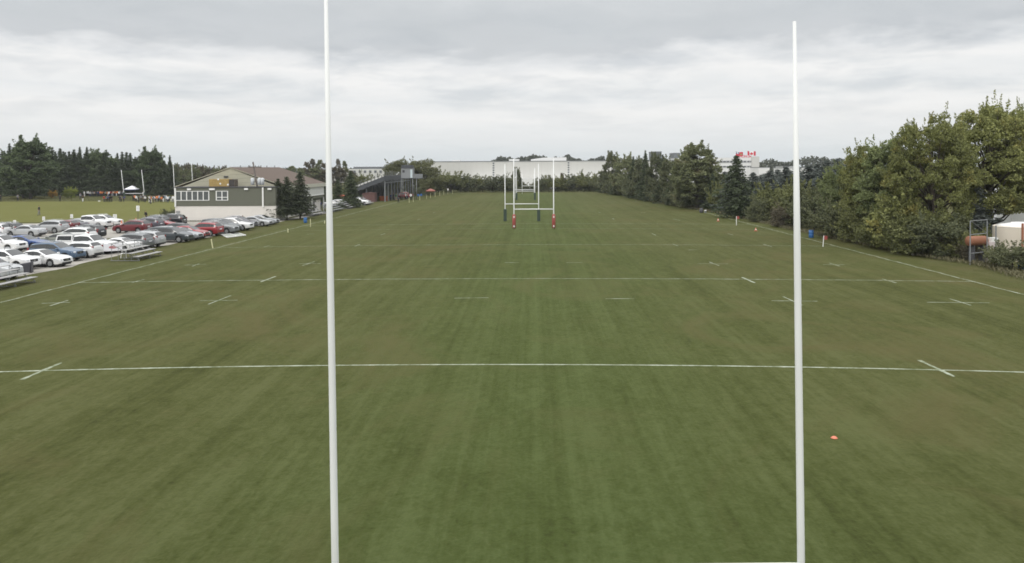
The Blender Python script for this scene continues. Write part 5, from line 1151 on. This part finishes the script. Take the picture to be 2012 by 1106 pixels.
# ------------------------------------------------------------------ people
SKIN = mat('skin', (.42, .24, .16), .6); HAIR = mat('dark_hair', (.03, .022, .016), .8)
CL = {k: mat('cloth_'+k, v, .85) for k, v in {'white': (.70, .70, .70), 'orange': (.62, .20, .07), 'red': (.40, .05, .05), 'black': (.022, .022, .026), 'navy': (.03, .04, .10), 'grey': (.20, .20, .21), 'pale_blue': (.30, .40, .50), 'tan': (.35, .28, .20), 'green': (.06, .13, .06)}.items()}
def body_mesh(pose):
    a = dict(ll=.10, lr=-.10, fl=0, fr=0, al=.12, ar=.12, bend=0.0, kn=0.0, sit=0, elb=.15)
    a.update(pose); b_ = a['bend']
    def up(x, y, z):                       # upper body leaning forward (towards -y)
        zz = z-.95; return (x, y*math.cos(b_)-zz*math.sin(b_), .95+zz*math.cos(b_)+y*math.sin(b_))
    J = [((0, 0, .95), .135), (up(0, 0, 1.15), .125), (up(0, .01, 1.38), .15), (up(0, 0, 1.50), .058), (up(0, -.02, 1.60), .082), (up(0, -.015, 1.71), .085)]
    E = [(0, 1), (1, 2), (2, 3), (3, 4), (4, 5)]
    for s, fw, au in ((1, a['fl'], a['al']), (-1, a['fr'], a['ar'])):
        n = len(J); hp = Vector((s*.10, 0, .90)); kn = hp+Vector((s*.03, -math.sin(fw)*.45, -math.cos(fw)*.43)); an = kn+Vector((s*.02, math.sin(a['kn'])*.42-math.sin(fw)*.2, -math.cos(a['kn']+fw*.4)*.42)); an.z = max(an.z, .06)
        J += [(tuple(hp), .088), (tuple(kn), .060), (tuple(an), .042), ((an.x, an.y-.16, .035), .036)]; E += [(0, n), (n, n+1), (n+1, n+2), (n+2, n+3)]
        n = len(J); sh = up(s*.19, 0, 1.43); el_ = up(s*(.19+.26*math.sin(au)), -.03, 1.43-.28*math.cos(au)); ha = up(s*(.19+.30*math.sin(au)), -.03-math.sin(a['elb'])*.26, 1.43-.28*math.cos(au)-.26*math.cos(a['elb'])*math.cos(au*.6))
        he = tuple(Vector(ha)+(Vector(ha)-Vector(el_)).normalized()*.13)
        J += [(sh, .062), (el_, .043), (ha, .032), (he, .030)]; E += [(2, n), (n, n+1), (n+1, n+2), (n+2, n+3)]
    me = bpy.data.meshes.new('body'); me.from_pydata([j[0] for j in J], E, []); o = newobj('tmp', me)
    md = o.modifiers.new('skin', 'SKIN'); md.use_smooth_shade = True; o.modifiers.new('sub', 'SUBSURF').levels = 1
    for v, j in zip(me.skin_vertices[0].data, J): v.radius = (j[1], j[1])
    me.skin_vertices[0].data[0].use_root = True
    bpy.context.view_layer.update(); r = bpy.data.meshes.new_from_object(o.evaluated_get(bpy.context.evaluated_depsgraph_get())); bpy.data.objects.remove(o)
    r.materials.clear(); r.materials.append(SKIN); r.shade_smooth(); bb = b_
    def shell(nm, test, off):
        bm = bmesh.new(); bm.from_mesh(r); bm.normal_update(); bmesh.ops.delete(bm, geom=[f for f in bm.faces if not test(f.calc_center_median())], context='FACES')
        for v in bm.verts: v.co += v.normal*off
        m2 = bpy.data.meshes.new(nm); bm.to_mesh(m2); bm.free(); m2.materials.clear(); m2.materials.append(CL['grey']); m2.shade_smooth(); return m2
    def un(c):                              # undo the lean to test heights along the trunk
        zz = c.z-.95; return Vector((c.x, c.y*math.cos(-bb)-zz*math.sin(-bb), .95+zz*math.cos(-bb)+c.y*math.sin(-bb)))
    return dict(body=r, shirt=shell('shirt', lambda c: .93 < un(c).z < 1.49 and un(c).z > 1.05-.2*(abs(un(c).x) < .17) and c.z > .5, .022), trousers=shell('trousers', lambda c: c.z < .97 and c.z > .12 and un(c).z < 1.0 and abs(c.x) < .24, .02),
                hair=shell('hair', lambda c: un(c).z > 1.655 or (un(c).z > 1.56 and un(c).y > .035), .014), shoes=shell('shoes', lambda c: c.z < .10 and abs(c.x) < .24, .012))
POSES = [body_mesh(p) for p in (dict(), dict(fl=.35, fr=-.3, al=.25, ar=.2, elb=.5), dict(al=.5, ar=.1, elb=1.2), dict(bend=.35, al=.4, ar=.4, elb=.6, fl=.2), dict(bend=.75, fl=.5, kn=.5, al=.6, ar=.3), dict(al=2.4, ar=.2, fl=.2))]
def person(px, py, sh, tr, pose, label, group=None, rz=None, z=0, at=None):
    p = P(px, py) if at is None else at; t = thing('person', (p.x, p.y, z), random.uniform(0, 6.28) if rz is None else rz, label, 'person', group); k = random.uniform(.95, 1.05); t.scale = (k, k, k)
    for nm, me in POSES[pose].items():
        o = newobj(nm, me, t)
        c = {'shirt': CL[sh], 'trousers': CL[tr], 'shoes': CL['black'], 'hair': HAIR}.get(nm)
        if c: o.material_slots[0].link = 'OBJECT'; o.material_slots[0].material = c
SINGLE = [(77, 423, 'black', 'grey', 1, 'person in dark top walking alone across the practice field'), (35, 395, 'grey', 'black', 0, 'person in grey standing alone at the wood edge near the tall pine'),
          (118, 396, 'black', 'black', 0, 'person in black standing alone below the golden bush'), (163, 396.5, 'black', 'white', 5, 'person in black with one arm raised near the crowd'),
          (1, 396, 'black', 'black', 2, 'person in black at the far left picture edge'), (158, 392, 'grey', 'black', 0, 'person in grey just behind the one with raised arm'),
          (288, 434, 'black', 'black', 3, 'person in black bending forward by the cones and tall sign'), (477, 446, 'black', 'red', 2, 'person in black and red standing between cars before the clubhouse'),
          (166, 386.5, 'white', 'white', 0, 'person in all white standing at the left end of the far crowd'), (302, 398, 'white', 'tan', 2, 'person in white and tan ahead of the crowd near the goal posts'),
          (296, 401, 'black', 'black', 4, 'person in black crouching in front of the crowd'), (282, 386, 'white', 'white', 3, 'person in white stooping just right of the white canopy')]
for px, py, s_, t_c, po, lb in SINGLE: person(px, py, s_, t_c, po, lb, rz=R(random.uniform(-50, 50)))
rp = random.Random(9); pal1 = ['white', 'grey', 'black', 'navy', 'orange', 'orange', 'tan', 'red', 'orange', 'white', 'grey']
for i in range(26):
    px = 171+i*2.75+rp.uniform(-1, 1); c1 = pal1[min(10, int(i/26*11))] if rp.random() < .7 else rp.choice(pal1); c2 = rp.choice(['black', 'black', 'white', 'navy'])
    person(px, 386+rp.uniform(-.8, .8), c1, c2, rp.choice([0, 1, 2, 3]), f'person in {c1.replace("_", " ")} top in the far row of spectators left of the canopy', 'spectators in the far row by the wood')
for i in range(15):
    px = 284+i*4.1+rp.uniform(-1, 1); c1 = rp.choice(['white', 'red', 'grey', 'orange', 'navy', 'white'])
    person(px, 382+rp.uniform(-.8, .8), c1, rp.choice(['black', 'white']), rp.choice([0, 1, 2]), f'person in {c1} top on the bank right of the canopy', 'spectators on the bank right of the canopy')
for i in range(30):
    px = 262+i*2.75+rp.uniform(-1.2, 1.2); c1 = rp.choice(['white', 'black', 'orange', 'grey', 'navy', 'pale_blue', 'black', 'orange', 'white', 'black'])
    person(px, 396+rp.uniform(-1.2, 2.5), c1, rp.choice(['black', 'black', 'navy', 'white', 'grey']), rp.choice([0, 1, 2, 3, 4]), f'person in {c1.replace("_", " ")} top on the near sideline by the goal posts', 'players and spectators on the near sideline')
for i, px in enumerate((205, 208, 212, 216, 220, 236, 239, 243)):
    c1 = ['red', 'grey', 'navy', 'black', 'black', 'black', 'grey', 'navy'][i]
    person(px, 397+rp.uniform(-.4, .4), c1, 'black', 4 if i % 2 else 3, f'person in {c1} crouching on the practice field sideline', 'people crouching on the practice field sideline')
for i, (px, py, c1, c2) in enumerate(((797, 392, 'white', 'black'), (801, 391, 'tan', 'navy'), (807, 393, 'white', 'black'), (811, 391, 'red', 'black'), (768, 394, 'navy', 'black'), (773, 393, 'black', 'black'), (778, 394, 'green', 'tan'), (743, 388, 'black', 'black'), (737, 389, 'navy', 'black'), (785, 391, 'grey', 'black'), (609, 408, 'white', 'navy'), (624, 410, 'red', 'black'), (618, 412, 'black', 'black'), (630, 411, 'navy', 'black'), (606, 413, 'navy', 'navy'), (716, 400, 'grey', 'black'))):
    where = 'under the grandstand' if px > 730 else 'outside the clubhouse' if px < 640 else 'by the red shed'
    person(px, py, c1, c2, i % 4, f'person in {c1} top and {c2} trousers {where}', 'people about the grandstand and clubhouse')
person(0, 0, 'black', 'black', 4, 'person in black crouching alone beside the far left touchline', None, at=P(783, 399)); person(0, 0, 'white', 'black', 0, 'person in white standing at the far left field corner', None, at=P(880, 379.5))

# ------------------------------------------------------------------ air
hz = MB().box(-5200, 5200, -900, 6500, -1.0, 26.0)
hm = bpy.data.materials.new('thin_haze'); hm.use_nodes = True; t_ = hm.node_tree; t_.nodes.remove(t_.nodes['Principled BSDF'])
pv = N(t_, 'ShaderNodeVolumePrincipled'); pv.inputs['Color'].default_value = (.86, .90, .94, 1); pv.inputs['Density'].default_value = .00013
L(t_, pv.outputs[0], t_.nodes['Material Output'].inputs['Volume'])
tag(hz.build('haze', hm), kind='stuff')

# weeds along the clubhouse wall and the dark bush at its corner
pt = [(random.uniform(XL, XR), YF-.35+random.gauss(0, .12)) for _ in range(1500)]
tufts('wall_weeds', pt, .22, leaf_mat('weed_green', (.04, .05, .02), (.13, .14, .07)), 'weeds growing along the foot of the white clubhouse wall')
tpx(SH[1], 4, 333, 434, 412, 36, 'bush', 'low dark bush at the left corner of the clubhouse', 'bush', None, M_leafDark, w0=5.2)
